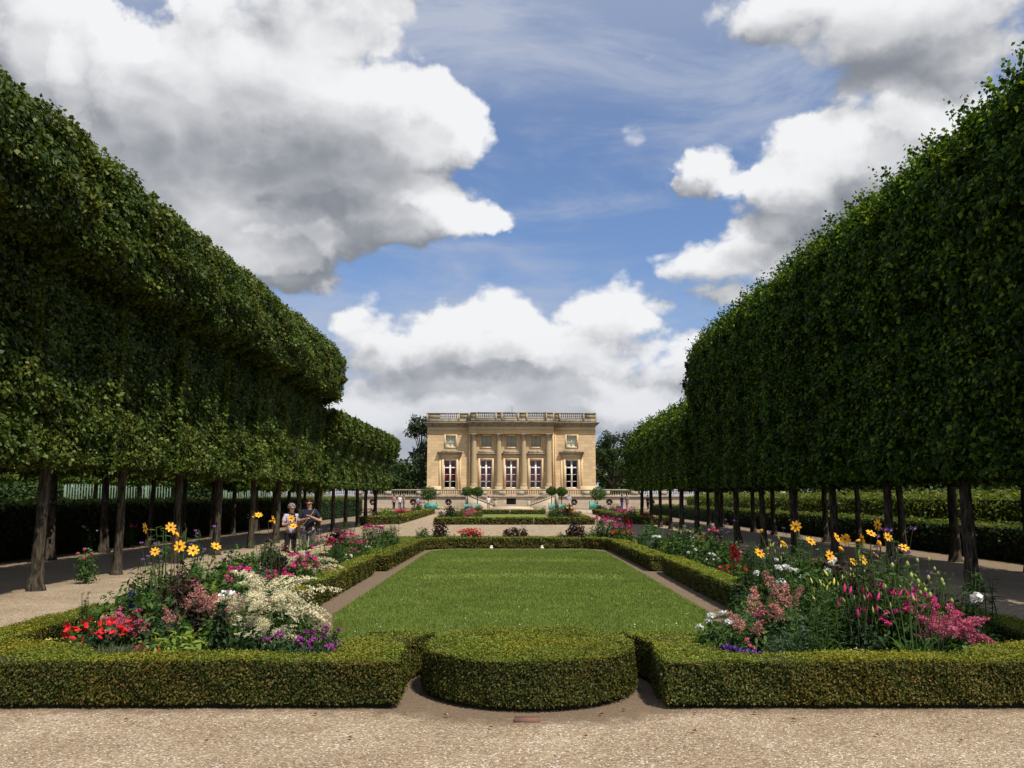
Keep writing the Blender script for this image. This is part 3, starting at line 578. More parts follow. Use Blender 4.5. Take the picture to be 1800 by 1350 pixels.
def avenue(x, sgn, ys, kind, words, group, h0):
    for i, y in enumerate(ys):
        lab = words.format(ORD[i])
        t = thing('linden_tree', lab, 'tree', (x + random.uniform(-.04, .04), y, 0), PI if sgn > 0 else 0, group)
        k_ = link('trunk', TR[(i * 5 + h0) % 6], t)
        k_.rotation_euler = (random.uniform(-.02, .02), random.uniform(-.02, .02), random.uniform(0, 6)); s_ = random.uniform(.9, 1.08); k_.scale = (s_, s_, 1)
        link('crown', VAR[kind][(i * 3 + h0 + i // 4) % len(VAR[kind])], t)
G1 = 'clipped lindens of the near avenue rows'; G2 = 'clipped lindens of the far avenue rows'; G3 = 'lindens behind the tall side hedges'
Y0 = 18.16
avenue(-9.63, -1, [Y0 + W * k for k in range(-2, 7)], 'L1', 'clipped linden with wide boxed crown, {} from the front in the left inner row', G1, 0)  # first tree stands out of view, added for its shadow
avenue(9.2, 1, [Y0 - .2 + W * k for k in range(-3, 7)], 'R1', 'clipped linden with leafy rounded crown, {} from the front in the right inner row', G1, 1)  # first two stand out of view, added to cast shade forward
avenue(-13.85, -1, [Y0 + 1.2 + W * k for k in range(-1, 7)], 'B', 'clipped linden, {} from the front in the left outer row beside the dark hedge', G1, 2)
avenue(13.0, 1, [Y0 + .6 + W * k for k in range(-2, 7)], 'B', 'clipped linden, {} from the front in the right outer row beside the low hedge', G1, 3)
y2 = Y0 + W * 7 + .6
avenue(-9.63, -1, [y2 + W * k for k in range(6)], 'L2', 'lower clipped linden, {} of the far left inner row beyond the taller block', G2, 4)
avenue(9.2, 1, [y2 + W * k for k in range(6)], 'R2', 'lower clipped linden, {} of the far right inner row beyond the taller block', G2, 5)
avenue(-13.85, -1, [y2 + W * k for k in range(6)], 'B2', 'lower clipped linden, {} of the far left outer row beyond the taller block', G2, 1)
avenue(13.0, 1, [y2 + W * k for k in range(6)], 'B2', 'lower clipped linden, {} of the far right outer row beyond the taller block', G2, 2)
avenue(-21.5, -1, [30 + 5.2 * k for k in range(9)], 'B', 'shaded linden behind the dark left hedge, {} along its row from the front', G3, 3)
avenue(24.5, 1, [32 + 5.2 * k for k in range(9)], 'B', 'shaded linden behind the shaggy right hedge, {} along its row from the front', G3, 0)

# ------------------------------------------------------------------ far trees and wood
def far_tree(label, x, y, H, Rr, mat, n=2600, leaf=.42, seed=0, trunk=.4, low=.25, sc=1):
    r = np.random.default_rng(seed); t = thing('broadleaf_tree', label, 'tree', (x, y, 0), 0, 'trees beyond the palace and hedges')
    b = MB(); b.tube([(0, 0, 0), (.1, 0, H * .25), (-.1, .1, H * .5), (0, 0, H * .85)], [trunk, trunk * .75, trunk * .5, .08], 8)
    cl = []
    for i in range(16):
        a = r.uniform(0, 6.28); z = r.uniform(low + .08, .92) ; rr = Rr * (1 - ((z - .5) / .62) ** 2) * r.uniform(.35, .95)
        c_ = np.array([math.cos(a) * rr, math.sin(a) * rr, z * H]); cl.append((c_, Rr * r.uniform(.26, .46)))
        b.tube([(0, 0, z * H * .6), c_ * (.5, .5, .8), c_], [trunk * .35, trunk * .2, .03], 5)
    b.build('trunk', M['bark'], t)
    f = MB()
    for c_, q in cl:
        m = int(n / 16); dd = rng.normal(0, 1, (m, 3)); dd /= np.linalg.norm(dd, axis=1)[:, None]
        P = c_ + dd * q * np.array([1.05, 1.05, .8]) * (rng.random((m, 1)) ** .4) * (1 + .25 * np.sin(dd[:, :1] * 5 + dd[:, 2:] * 4)); f.leaves(P, dd, leaf, .8, .9, .3)
    f.build('crown', M[mat], t); return t
far_tree('tall dark tree rising just left of the palace', -14.2, 138, 15.2, 3.0, 'fartree', 3600, .40, 1)
far_tree('rounded dark tree just right of the palace above the wood', 17.4, 150, 13.6, 4.2, 'fartree', 3600, .40, 2)
far_tree('airy tree whose top shows above the lower left avenue block', -18.4, 84, 12.6, 3.2, 'wood', 4200, .26, 3)
far_tree('bushy green tree in the wood right of the palace, behind the wall', 15.6, 135, 9.6, 3.2, 'wood', 3000, .4, 4)
far_tree('shorter dark tree further right behind the right avenue', 22.5, 158, 14.5, 4.0, 'fartree', 3000, .4, 6)
far_tree('low bushy tree left of the tall dark tree, behind the wall', -19.0, 135, 8.3, 3.4, 'wood', 3000, .4, 7)
def wood(name, label, x0, x1, y0, y1, H, n, leaf, seed):
    r = np.random.default_rng(seed); b = MB(); k = int(max(abs(x1 - x0), abs(y1 - y0)) / 4)
    for i in range(k):
        c_ = np.array([x0 + (x1 - x0) * r.random(), y0 + (y1 - y0) * r.random(), H * r.uniform(.3, .5)]); q = np.array([r.uniform(2.5, 4), r.uniform(2.5, 4), H * r.uniform(.45, .62)])
        m = n // k; dd = rng.normal(0, 1, (m, 3)); dd /= np.linalg.norm(dd, axis=1)[:, None]
        P = c_ + dd * q * (rng.random((m, 1)) ** .2); P = P[P[:, 2] > 0]; b.leaves(P, rng.normal(0, .2, P.shape) + (0, -.5, .5), leaf, .8, 1, .3)
        for _ in range(2): b.tube([(c_[0] + r.normal(), c_[1] + r.normal(), 0), (c_[0], c_[1], c_[2])], [.2, .1], 5, 1)
    tag(b.build(name, [M['wood'], M['bark']]), label, 'wood', kind='stuff')
wood('distant_wood', 'green wood closing the view behind the palace', -70, 70, 142, 160, 8.6, 60000, .5, 1)
wood('side_wood', 'greenery far behind the trellis on the left', -60, -36, 20, 120, 6.5, 36000, .4, 2)
wood('side_wood', 'greenery far behind the hedges on the right', 32, 60, 20, 120, 6.5, 36000, .4, 3)
wood('side_wood', 'greenery behind the far trellis panel on the left', -48, -27, 94, 104, 6.0, 16000, .35, 5)
wood('side_wood', 'greenery behind the near trellis panel on the left', -50, -30, 66, 76, 5.0, 14000, .3, 6)
# trellis fence on the left, running across behind the trees
for yy, xa_, xb_, nm in ((64, -32.4, -23.6, 'wide near panel'), (64.5, -20.9, -18.6, 'narrow panel beside the dark hedge'), (92, -30, -19, 'farther panel')):
    t = thing('trellis_fence', 'pale green slatted trellis fence behind the left trees, ' + nm, 'fence', (0, yy, 0), 0, 'trellis fences')
    b = MB()
    for x in np.arange(xa_, xb_, .2): b.box(x, x + .05, -.02, .02, .12, 2.75)
    b.build('slat_panel', M['trellis'], t)
    b = MB()
    for z in (.4, 1.5, 2.5): b.box(xa_, xb_, .021, .06, z, z + .06)
    b.build('rail', M['trellis'], t)
    for x in np.linspace(xa_, xb_, max(2, int((xb_ - xa_) / 2.8) + 1)):
        b = MB(); b.box(x - .06, x + .06, -.08, .08, 0, 2.9); b.build('post', M['trellis'], t)

# ------------------------------------------------------------------ palace
FX = lambda u: (u - 900) * .015161
FZ = lambda v: 2.873 + (795 - v) * .015147
def wall_with_openings(b, x0, x1, z0, z1, y, ops, reveal=.38, mi=0):
    xs = sorted({x0, x1} | {v for o in ops for v in o[:2]}); zs = sorted({z0, z1} | {v for o in ops for v in o[2:4]})
    for i in range(len(xs) - 1):
        for j in range(len(zs) - 1):
            cx, cz = (xs[i] + xs[i + 1]) / 2, (zs[j] + zs[j + 1]) / 2
            if any(o[0] < cx < o[1] and o[2] < cz < o[3] for o in ops): continue
            b.add([(xs[i], y, zs[j]), (xs[i + 1], y, zs[j]), (xs[i + 1], y, zs[j + 1]), (xs[i], y, zs[j + 1])], [(0, 1, 2, 3)], mi)
    for a, c_, e, f in [o[:4] for o in ops]:
        yb = y + reveal
        for q in ([(a, y, e), (a, y, f), (a, yb, f), (a, yb, e)], [(c_, y, e), (c_, yb, e), (c_, yb, f), (c_, y, f)],
                  [(a, y, f), (c_, y, f), (c_, yb, f), (a, yb, f)], [(a, y, e), (a, yb, e), (c_, yb, e), (c_, y, e)]): b.add(q, [(0, 1, 2, 3)], mi)
def baluster_prof(h, r=.085): return [(r * 1.1, 0), (r * 1.1, h * .08), (r * .5, h * .14), (r, h * .34), (r * .85, h * .45), (r * .38, h * .72), (r * .5, h * .84), (r * 1.05, h * .9), (r * 1.05, h)]
def balusters(b, xs, y, z, h, r=.085, mi=0):
    for x in xs: b.lathe(baluster_prof(h, r), (x, y, z), 8, mi)
YW, YC = 117.3, 117.0
pal = thing('palace', 'square pale limestone palace with columns and roof balustrade above the terrace', 'palace', (0, 0, 0))
xa, xb, xc, xd = FX(153), FX(518), FX(1270), FX(1636)
low = [(300, 410), (620, 725), (840, 945), (1055, 1160), (1370, 1480)]
upp = [(315, 402), (630, 720), (850, 940), (1066, 1155), (1382, 1472)]
ops = [(FX(a), FX(c_), FZ(793), FZ(545)) for a, c_ in low] + [(FX(a), FX(c_), FZ(427 if a in (315, 1382) else 430), FZ(332)) for a, c_ in upp]
b = MB()
zt = FZ(250)
wall_with_openings(b, xa, xb, 1.8, zt, YW, [o for o in ops if o[1] < xb])
wall_with_openings(b, xb, xc, 1.8, zt, YC, [o for o in ops if xb < o[0] < xc])
wall_with_openings(b, xc, xd, 1.8, zt, YW, [o for o in ops if o[0] > xc])
for x in (xb, xc): b.add([(x, YC, 1.8), (x, YW, 1.8), (x, YW, zt), (x, YC, zt)], [(0, 1, 2, 3)])
for x in (xa, xd): b.add([(x, YW, 1.8), (x, 138, 1.8), (x, 138, zt), (x, YW, zt)], [(0, 1, 2, 3)])
b.add([(xa, 138, 1.8), (xd, 138, 1.8), (xd, 138, zt), (xa, 138, zt)], [(0, 1, 2, 3)])
wl = b.build('wall', M['stone'], pal)
# quoin-like pilaster strips beside the columned centre, plinth
for x0, x1, y_ in ((505, 512, YW - .10), (524, 536, YC - .14), (1256, 1268, YC - .14), (1276, 1283, YW - .10)):
    b = MB(); b.box(FX(x0), FX(x1), y_, YW + .01, 1.8, FZ(318)); b.build('pilaster', M['stone_plain'], pal)
for x0, x1 in ((xa - .06, FX(300) - .3), (FX(1480) + .3, xd + .06)):
    b = MB(); b.box(x0, x1, YW - .07, YW + .01, 1.8, FZ(772)); b.build('plinth', M['stone_plain'], pal)
# entablature: architrave, frieze, dentils, cornice
YF = 116.25                                   # face of the projecting centre
def entab(b, x0, x1, yf, yb):
    b.box(x0, x1, yf, yb, FZ(316), FZ(303)); b.box(x0 - .03, x1 + .03, yf - .04, yb, FZ(303), FZ(292)); b.box(x0 - .07, x1 + .07, yf - .09, yb, FZ(292), FZ(286))
    b.box(x0, x1, yf, yb, FZ(286), FZ(250))
b = MB(); entab(b, xa, FX(528), YW - .06, YW + .5); entab(b, FX(1268), xd, YW - .06, YW + .5); entab(b, FX(535), FX(1262), YF, YW + .4)
b.build('entablature', M['stone_plain'], pal)
b = MB()
def cornice(b, x0, x1, yf, yb):
    b.box(x0 - .10, x1 + .10, yf - .12, yb, FZ(250), FZ(243)); b.box(x0 - .30, x1 + .30, yf - .34, yb, FZ(236), FZ(227)); b.box(x0 - .46, x1 + .46, yf - .50, yb, FZ(227), FZ(219)); b.box(x0 - .56, x1 + .56, yf - .62, yb, FZ(219), FZ(213))
    b.box(x0 - .12, x1 + .12, yf - .14, yb, FZ(243), FZ(236))
    x = x0 - .2
    while x < x1 + .1: b.box(x, x + .13, yf - .30, yf - .13, FZ(243), FZ(236.2)); x += .26
cornice(b, xa, FX(526), YW - .06, YW + .8); cornice(b, FX(1270), xd, YW - .06, YW + .8); cornice(b, FX(535), FX(1262), YF, YW + .7)
for s, x in ((-1, xa), (1, xd)):              # cornice returning down the flanks
    for dz0, dz1, p_ in ((250, 236, .11), (236, 227, .30), (227, 219, .46), (219, 213, .56)):
        b.box(min(x, x + s * p_), max(x, x + s * p_), YW + .8, 138.4, FZ(dz0), FZ(dz1))
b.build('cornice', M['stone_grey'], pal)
b = MB(); b.box(xa, xd, YW + .3, 138, FZ(250), FZ(214)); b.box(xa + .3, xd - .3, YW + 1.3, 137, FZ(214), FZ(207)); b.build('roof', M['lead'], pal)
# roof balustrade
bal = MB()
def roofbal(u0, u1, yf, open_):
    x0, x1 = FX(u0), FX(u1)
    bal.box(x0, x1, yf, yf + .42, FZ(213), FZ(180)); bal.box(x0 - .06, x1 + .06, yf - .07, yf + .49, FZ(135), FZ(127))
    bal.box(x0 - .02, x1 + .02, yf - .03, yf + .45, FZ(180), FZ(177.5))
    cur = x0
    for a, c_, n in open_:
        a, c_ = FX(a), FX(c_); bal.box(cur, a, yf + .02, yf + .40, FZ(177.5), FZ(135)); cur = c_
        for k in range(n): bal.lathe(baluster_prof(FZ(135) - FZ(177.5), .10), (a + (c_ - a) * (k + .5) / n, yf + .21, FZ(177.5)), 8)
    bal.box(cur, x1, yf + .02, yf + .40, FZ(177.5), FZ(135))
roofbal(150, 517, YW - .1, [(262, 435, 10)]); roofbal(540, 1258, YF + .05, [(602, 747, 9), (825, 940, 8), (1042, 1185, 9)]); roofbal(1272, 1638, YW - .1, [(1330, 1522, 11)])
for u0, u1 in ((517, 540), (1258, 1272)): bal.box(FX(u0), FX(u1), YF + .3, YW + .3, FZ(213), FZ(130))
for x in (xa, xd): bal.box(x - .2, x + .2, YW + .4, 138, FZ(213), FZ(127))
for u, yv in ((150, YW - .16), (430, YW - .16), (517, YW - .16), (590, YF), (760, YF), (812, YF), (955, YF), (1030, YF), (1200, YF), (1322, YW - .16), (1535, YW - .16)):
    bal.box(FX(u) - .12, FX(u) + .12, yv - .02, yv + .1, FZ(213), FZ(135.4))
rb = bal.build('roof_balustrade', M['stone_grey'], pal)
b = MB(); b.tube([(0, 121, FZ(207)), (0, 121, FZ(45))], .025, 5); b.build('lightning_rod', M['iron'], pal)
# columns
b = MB(); b.lathe([(.0, 0), (.46, 0), (.46, .16), (.42, .2), (.45, .27), (.39, .33), (.41, .38), (.36, .42)], (0, 0, 0), 20); b.box(-.48, .48, -.48, .48, -1.1, 0); cb_ = b.mesh('base', M['column'], False)
H0, H1 = FZ(775), FZ(376)
b = MB(); hs = H1 - H0 - .42; b.lathe([(.355, .42), (.355, .42 + hs * .33), (.34, .42 + hs * .66), (.305, .42 + hs)], (0, 0, 0), 28)
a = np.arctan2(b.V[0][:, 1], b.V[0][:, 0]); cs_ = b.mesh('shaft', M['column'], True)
b = MB(); hc = FZ(316) - H1
b.lathe([(.31, 0), (.34, .03), (.30, .07), (.31, hc * .5), (.40, hc * .85), (.44, hc * .9)], (0, 0, 0), 16)
b.box(-.46, .46, -.46, .46, hc * .9, hc)
for row, (zr, rr, nn_) in enumerate(((.1, .33, 8), (.36, .35, 8), (.6, .39, 4))):
    for k in range(nn_):
        a = 2 * PI * (k + .5 * row) / nn_; ca, sa = math.cos(a), math.sin(a); w_ = .13
        for (r0, z0), (r1, z1), (r2, z2) in [((rr - .02, zr), (rr + .09, zr + .2), (rr + .2, zr + .22))]:
            V = []
            for r_, z_, ww in ((r0, z0, w_), (r1, z1, w_ * .9), (r2, z2, w_ * .4), (r2 - .02, z2 - .07, w_ * .3)):
                V += [(ca * r_ - sa * ww, sa * r_ + ca * ww, z_), (ca * r_ + sa * ww, sa * r_ - ca * ww, z_)]
            b.add(V, [(0, 1, 3, 2), (2, 3, 5, 4), (4, 5, 7, 6)])
cc_ = b.mesh('capital', M['stone_grey'], False)
for u in (567, 785, 1003, 1220):
    e = bpy.data.objects.new('column', None); COL.objects.link(e); e.parent = pal; e.location = (FX(u), YC - .38, H0)
    link('base', cb_, e); link('shaft', cs_, e); link('capital', cc_, e, (0, 0, H1 - H0))
# window surrounds and hoods
def surround(b, u0, u1, v0, v1, yw, m=.26, p_=.09):
    x0, x1, z0, z1 = FX(u0), FX(u1), FZ(v1), FZ(v0)
    for q, pp in ((m, p_), (m * .55, p_ * .5)):
        b.box(x0 - q, x0, yw - pp, yw + .02, z0 - (0 if v1 > 700 else q), z1 + q); b.box(x1, x1 + q, yw - pp, yw + .02, z0 - (0 if v1 > 700 else q), z1 + q)
        b.box(x0, x1, yw - pp, yw + .02, z1, z1 + q)
        if v1 < 700: b.box(x0, x1, yw - pp, yw + .02, z0 - q, z0)
        p_ = p_
for (a, c_) in low:
    b = MB(); yw = YW if a in (300, 1370) else YC
    surround(b, a, c_, 545, 793, yw)
    if yw == YW:
        b.box(FX(a - 42), FX(a - 26), yw - .05, yw + .01, 1.8, FZ(510)); b.box(FX(c_ + 26), FX(c_ + 42), yw - .05, yw + .01, 1.8, FZ(510))
    b.build('window_surround', M['stone_plain'], pal)
for (a, c_) in upp:
    b = MB(); surround(b, a, c_, 332, 427 if a in (315, 1382) else 430, YW if a in (315, 1382) else YC, .20, .06); b.build('window_surround', M['stone_plain'], pal)
for (a, c_) in low:
    b = MB()
    if a in (300, 1370):
        x0, x1 = FX(a - 46), FX(c_ + 44)
        for v0, v1, pp in ((497, 488, .26), (488, 478, .42), (478, 472, .50)): b.box(x0 - pp * .3, x1 + pp * .3, YW - pp, YW + .01, FZ(v0), FZ(v1))
        b.box(x0 + .4, x1 - .4, YW - .3, YW + .01, FZ(472), FZ(460))
        for x in (x0 + .12, x1 - .30): b.box(x, x + .18, YW - .24, YW + .01, FZ(522), FZ(497)); b.box(x + .02, x + .16, YW - .16, YW + .01, FZ(532), FZ(522))
    else:
        x0, x1 = FX(a - 22), FX(c_ + 22)
        b.box(x0 - .1, x1 + .1, YC - .2, YC + .01, FZ(500), FZ(493)); b.box(x0 - .16, x1 + .16, YC - .34, YC + .01, FZ(493), FZ(484)); b.box(x0 + .1, x1 - .1, YC - .16, YC + .01, FZ(484), FZ(464))
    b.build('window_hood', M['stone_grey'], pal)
# windows
for i, (a, c_) in enumerate(low):
    yw = (YW if a in (300, 1370) else YC) + .22; x0, x1, z0, z1 = FX(a), FX(c_), FZ(793), FZ(545)
    ft = .10; b = MB(); xm = (x0 + x1) / 2
    b.box(x0, x0 + ft, yw, yw + .1, z0, z1); b.box(x1 - ft, x1, yw, yw + .1, z0, z1); b.box(x0 + ft, x1 - ft, yw, yw + .1, z0, z0 + .16); b.box(x0 + ft, x1 - ft, yw, yw + .1, z1 - .08, z1)
    b.box(xm - .11, xm + .11, yw - .03, yw + .1, z0 + .16, z1 - .08)
    zt_ = FZ(612); b.box(x0 + ft, xm - .11, yw - .02, yw + .1, zt_ - .07, zt_ + .11); b.box(xm + .11, x1 - ft, yw - .02, yw + .1, zt_ - .07, zt_ + .11)
    for v in (671, 731): 
        for p0, p1 in ((x0 + ft, xm - .11), (xm + .11, x1 - ft)): b.box(p0, p1, yw + .02, yw + .08, FZ(v) - .03, FZ(v) + .03)
    w_ = b.build('window', M['white'], pal)
    g_ = MB(); g_.add([(x0, yw + .09, z0), (x1, yw + .09, z0), (x1, yw + .09, z1), (x0, yw + .09, z1)], [(0, 1, 2, 3)]); g_.build('pane', M['glass'], w_)
    k_ = MB(); k_.box(x0 - .2, x1 + .2, yw + 1.2, yw + 1.25, z0 - .1, z1 + .1)
    for xx in (x0 - .2, x1 + .2): k_.box(xx - .02, xx + .02, yw + .165, yw + 1.2, z0 - .1, z1 + .1)
    k_.box(x0 - .2, x1 + .2, yw + .165, yw + 1.2, z0 - .12, z0 - .1); k_.box(x0 - .2, x1 + .2, yw + .165, yw + 1.2, z1 + .1, z1 + .12)
    k_.build('room_interior', M['dark'], w_)
    if a != 1370:
        q = MB(); n_ = 24; h0 = z0 + (1.1 if a == 300 else .5)
        for s0, s1 in ((x0 + .02, xm - .02), (xm + .02, x1 - .02)):
            xs_ = np.linspace(s0, s1, n_); yy = yw + .35 + .05 * np.sin(np.arange(n_) * 1.7)
            lo_ = h0 + (.35 * np.sin(np.linspace(0, PI, n_)) if a in (620, 1055) else .0 * xs_) 
            V = np.concatenate([np.stack([xs_, yy, lo_], 1), np.stack([xs_, yy, np.full(n_, z1)], 1)])
            q.add(V, [(j, j + 1, n_ + j + 1, n_ + j) for j in range(n_ - 1)])
        q.build('curtain', M['curtain'], w_)
for i, (a, c_) in enumerate(upp):
    side = a in (315, 1382); yw = (YW if side else YC) + .2; x0, x1, z0, z1 = FX(a), FX(c_), FZ(427 if side else 430), FZ(332)
    b = MB(); xm = (x0 + x1) / 2; mt = M['white'] if side else M['shutter']; f_ = .06
    b.box(x0, x0 + f_, yw, yw + .08, z0, z1); b.box(x1 - f_, x1, yw, yw + .08, z0, z1); b.box(x0 + f_, x1 - f_, yw, yw + .08, z0, z0 + f_); b.box(x0 + f_, x1 - f_, yw, yw + .08, z1 - f_, z1)
    b.box(xm - .05, xm + .05, yw - .01, yw + .08, z0 + f_, z1 - f_)
    if side: b.box(x0 + f_, xm - .05, yw + .01, yw + .07, (z0 + z1) / 2 - .12, (z0 + z1) / 2 - .06); b.box(xm + .05, x1 - f_, yw + .01, yw + .07, (z0 + z1) / 2 - .12, (z0 + z1) / 2 - .06)
    w_ = b.build('window', mt, pal)
    n_ = 18; xs_ = np.linspace(x0 + f_, x1 - f_, n_); yy = yw + .11 + (.03 * np.sin(np.arange(n_) * 2.1) if side else 0 * xs_)
    q = MB(); q.add(np.concatenate([np.stack([xs_, yy, np.full(n_, z0)], 1), np.stack([xs_, yy, np.full(n_, z1)], 1)]), [(j, j + 1, n_ + j + 1, n_ + j) for j in range(n_ - 1)])
    q.build('blind' if side else 'shutter', M['blind'] if side else M['shutter'], w_)

# ------------------------------------------------------------------ terrace, stairs
TX0, TX1, TY = -34.0, 34.0, 111.0
ter = thing('terrace', 'long stone terrace wall with balustrade and round barred openings below the palace', 'terrace')
b = MB(); ocx = [-12.43, -8.0, 7.79, 12.22, -17.5, 17.5]
for i in range(len(ocx)): pass
xs_cuts = sorted(ocx)
# wall with square openings; each filled by a ring
ops = [(x - .62, x + .62, 1.12 - .62, 1.12 + .62) for x in xs_cuts] + [(-.70, .50, .86, 1.62)]
wall_with_openings(b, TX0, TX1, 0, 1.72, TY, ops, .5)
for x in xs_cuts:                                    # spandrels turning the square opening into a circle
    n_ = 32
    for k in range(n_):
        a0, a1 = 2 * PI * k / n_, 2 * PI * (k + 1) / n_
        sq = lambda a: (lambda m: (math.cos(a) * .62 / m, math.sin(a) * .62 / m))(max(abs(math.cos(a)), abs(math.sin(a))))
        p = [(.44 * math.cos(a0), .44 * math.sin(a0)), sq(a0), sq(a1), (.44 * math.cos(a1), .44 * math.sin(a1))]
        b.add([(x + u, TY, 1.12 + v) for u, v in p], [(0, 1, 2, 3)]); b.add([(x + p[0][0], TY, 1.12 + p[0][1]), (x + p[3][0], TY, 1.12 + p[3][1]), (x + p[3][0], TY + .4, 1.12 + p[3][1]), (x + p[0][0], TY + .4, 1.12 + p[0][1])], [(0, 1, 2, 3)])
b.box(TX0, TX1, TY + .55, 118, 0, 1.80)
b.build('wall', M['terrace'], ter)
b = MB(); b.box(TX0, TX1, TY - .10, TY + .56, 1.72, 1.78); b.box(TX0, TX1, TY - .16, TY + .56, 1.78, 1.86); b.box(TX0, TX1, TY - .12, TY - .0, .3, .42); b.box(TX0, TX1, TY - .02, TY + .40, 1.86, 2.02)
b.build('moulding', M['terrace_rail'], ter)
b = MB()
piers = [TX0] + [-29, -24, -19.3, -15.6, -11.6, -9.6, -6.0] + [-3.6, -1.25, 1.1, 3.9] + [6.1, 9.3, 11.9, 15.4, 19, 24, 29] + [TX1]
wd = .42
b.box(TX0, TX1, TY - .06, TY + .44, 2.60, 2.74)
for i, x in enumerate(piers):
    b.box(x - wd, x + wd, TY - .03, TY + .41, 2.02, 2.60)
    if i + 1 < len(piers):
        a0, a1 = x + wd, piers[i + 1] - wd; k = max(2, int((a1 - a0) / .27))
        balusters(b, [a0 + (a1 - a0) * (j + .5) / k for j in range(k)], TY + .19, 2.02, .58, .085)
b.build('balustrade', M['terrace_rail'], ter)
for x in xs_cuts:
    b = MB(); b.lathe([(.44, -.04), (.39, -.04), (.39, .04), (.44, .04)], (0, 0, 0), 24)
    for k in range(6): a0 = 2 * PI * k / 6 + PI / 2; b.tube([(0, 0, 0), (.40 * math.cos(a0), .40 * math.sin(a0), 0)], .024, 5)
    b.lathe([(0, -.05), (.09, -.05), (.09, .05), (0, .05)], (0, 0, 0), 10)
    b.xf(Matrix.Translation((x, TY + .12, 1.12)) @ Matrix.Rotation(PI / 2, 4, 'X'))
    n0 = len(b.V); b.add([(x + .438 * math.cos(a0), TY + .30, 1.12 + .438 * math.sin(a0)) for a0 in np.arange(24) * PI / 12], [tuple(range(24))], 1)
    b.build('round_grille', [M['terrace_rail'], M['dark']], ter)
b = MB(); b.box(-.7, .5, TY + .2, TY + .24, .86, 1.62, 1)
for x in np.arange(-.62, .48, .13): b.box(x, x + .035, TY + .08, TY + .12, .88, 1.6)
b.build('barred_window', [M['iron'], M['dark']], ter)
st = thing('stone_staircase', 'double stone staircase descending from both sides to the palace garden', 'staircase')
b = MB(); g_ = MB()
zL = .62                                              # landing
for s in (-1, 1):
    for k in range(9):                                # each step a slab reaching down to the ground
        x0, x1 = 2.25 + k * .34, 2.25 + (k + 1) * .34; z = zL + (k + 1) * .13
        b.box(min(s * x0, s * x1), max(s * x0, s * x1), 108.9, TY - .17, .3, z)
    xa_, xb_ = s * 2.2, s * 5.32
    for (o0, o1, y0, y1, mb) in ((0, .16, 108.55, 108.89, g_), (.62, .76, 108.52, 108.92, g_)):   # sloping string and handrail
        z0, z1 = zL + .08, zL + 1.28
        V = [(xa_, y0, z0 + o0), (xb_, y0, z1 + o0), (xb_, y0, z1 + o1), (xa_, y0, z0 + o1), (xa_, y1, z0 + o0), (xb_, y1, z1 + o0), (xb_, y1, z1 + o1), (xa_, y1, z0 + o1)]
        mb.add(V, [(0, 1, 2, 3), (4, 7, 6, 5), (0, 4, 5, 1), (3, 2, 6, 7), (0, 3, 7, 4), (1, 5, 6, 2)])
    for k in range(9):
        t_ = (k + .8) / 9.6; x = xa_ + (xb_ - xa_) * t_; g_.lathe(baluster_prof(.46, .085), (x, 108.72, zL + .24 + 1.2 * t_), 8)
    V = [(xa_, 108.58, .3), (xb_, 108.58, .3), (xb_, 108.58, zL + 1.28), (xa_, 108.58, zL + .08)]
    V2 = [(x, y + .28, z) for x, y, z in V]; b.add(V + V2, [(0, 1, 2, 3), (4, 7, 6, 5), (0, 3, 7, 4), (1, 5, 6, 2), (3, 2, 6, 7)])
    for x, z in ((s * 2.05, zL + .95), (s * 5.5, zL + 2.1)): g_.box(x - .2, x + .2, 108.5, 108.95, .3, z - .08); g_.box(x - .26, x + .26, 108.44, 109.01, z - .08, z)
b.box(-2.2, 2.2, 108.3, TY - .17, .3, zL)
for k in range(4): b.box(-2.5 - .1 * k, 2.5 + .1 * k, 108.3 - .34 * (k + 1), 108.3 - .34 * k, .3 - .002 * k, zL - .075 * (k + 1))
b.build('steps', M['terrace'], st); g_.build('balustrade', M['terrace_rail'], st)
b = MB(); b.box(-60, 60, 99, 112, -.1, .30); struct(b.build('upper_walk', M['gravel']))
for s, nm in ((-1, 'left'), (1, 'right')):
    b = MB(); b.box(AX + s * 7 - 4.2, AX + s * 7 + 4.2, 98.6, 98.98, -.05, .31); b.box(AX + s * 7 - 4.0, AX + s * 7 + 4.0, 98.2, 98.59, -.05, .16)
    tag(b.build('stone_steps', M['terrace_rail']), f'low weathered stone steps across the {nm} walk before the palace', 'steps', 'low stone steps across the walks')
b = MB(); b.box(AX - 2.7, AX + 2.7, 98.6, 98.98, -.05, .31); tag(b.build('stone_kerb', M['terrace']), 'pale stone kerb across the middle, before the palace stairs', 'kerb')

# ------------------------------------------------------------------ orange trees in tubs
def orange_tree(label, x, y, H, r, stem, tub=.55, lean=0.0, seed=0):
    t = thing('orange_tree', label, 'tree', (x, y, .3), 0, 'potted orange trees before the terrace')
    rr = np.random.default_rng(seed); b = MB(); b.tube([(0, 0, tub * .8), (lean * .3, 0, tub + stem * .5), (lean, 0, H - r)], [.06, .05, .04], 7)
    for k in range(6): a = k * 1.05; b.tube([(lean, 0, H - r * 1.5), (lean + math.cos(a) * r * .6, math.sin(a) * r * .6, H - r * .6)], [.03, .012], 5)
    b.build('trunk', M['bark'], t)
    b = MB(); n = 1700; d = rng.normal(0, 1, (n, 3)); d /= np.linalg.norm(d, axis=1)[:, None]
    lum = 1 + .16 * np.sin(d[:, :1] * 4 + seed) * np.cos(d[:, 2:] * 5)
    P = d * (r, r, r * .82) * lum * (rng.random((n, 1)) ** .25) + (lean, 0, H - r * .82); b.leaves(P, d, .15, .6, .9, .2); b.build('crown', M['g_mid'], t)
    return t, tub
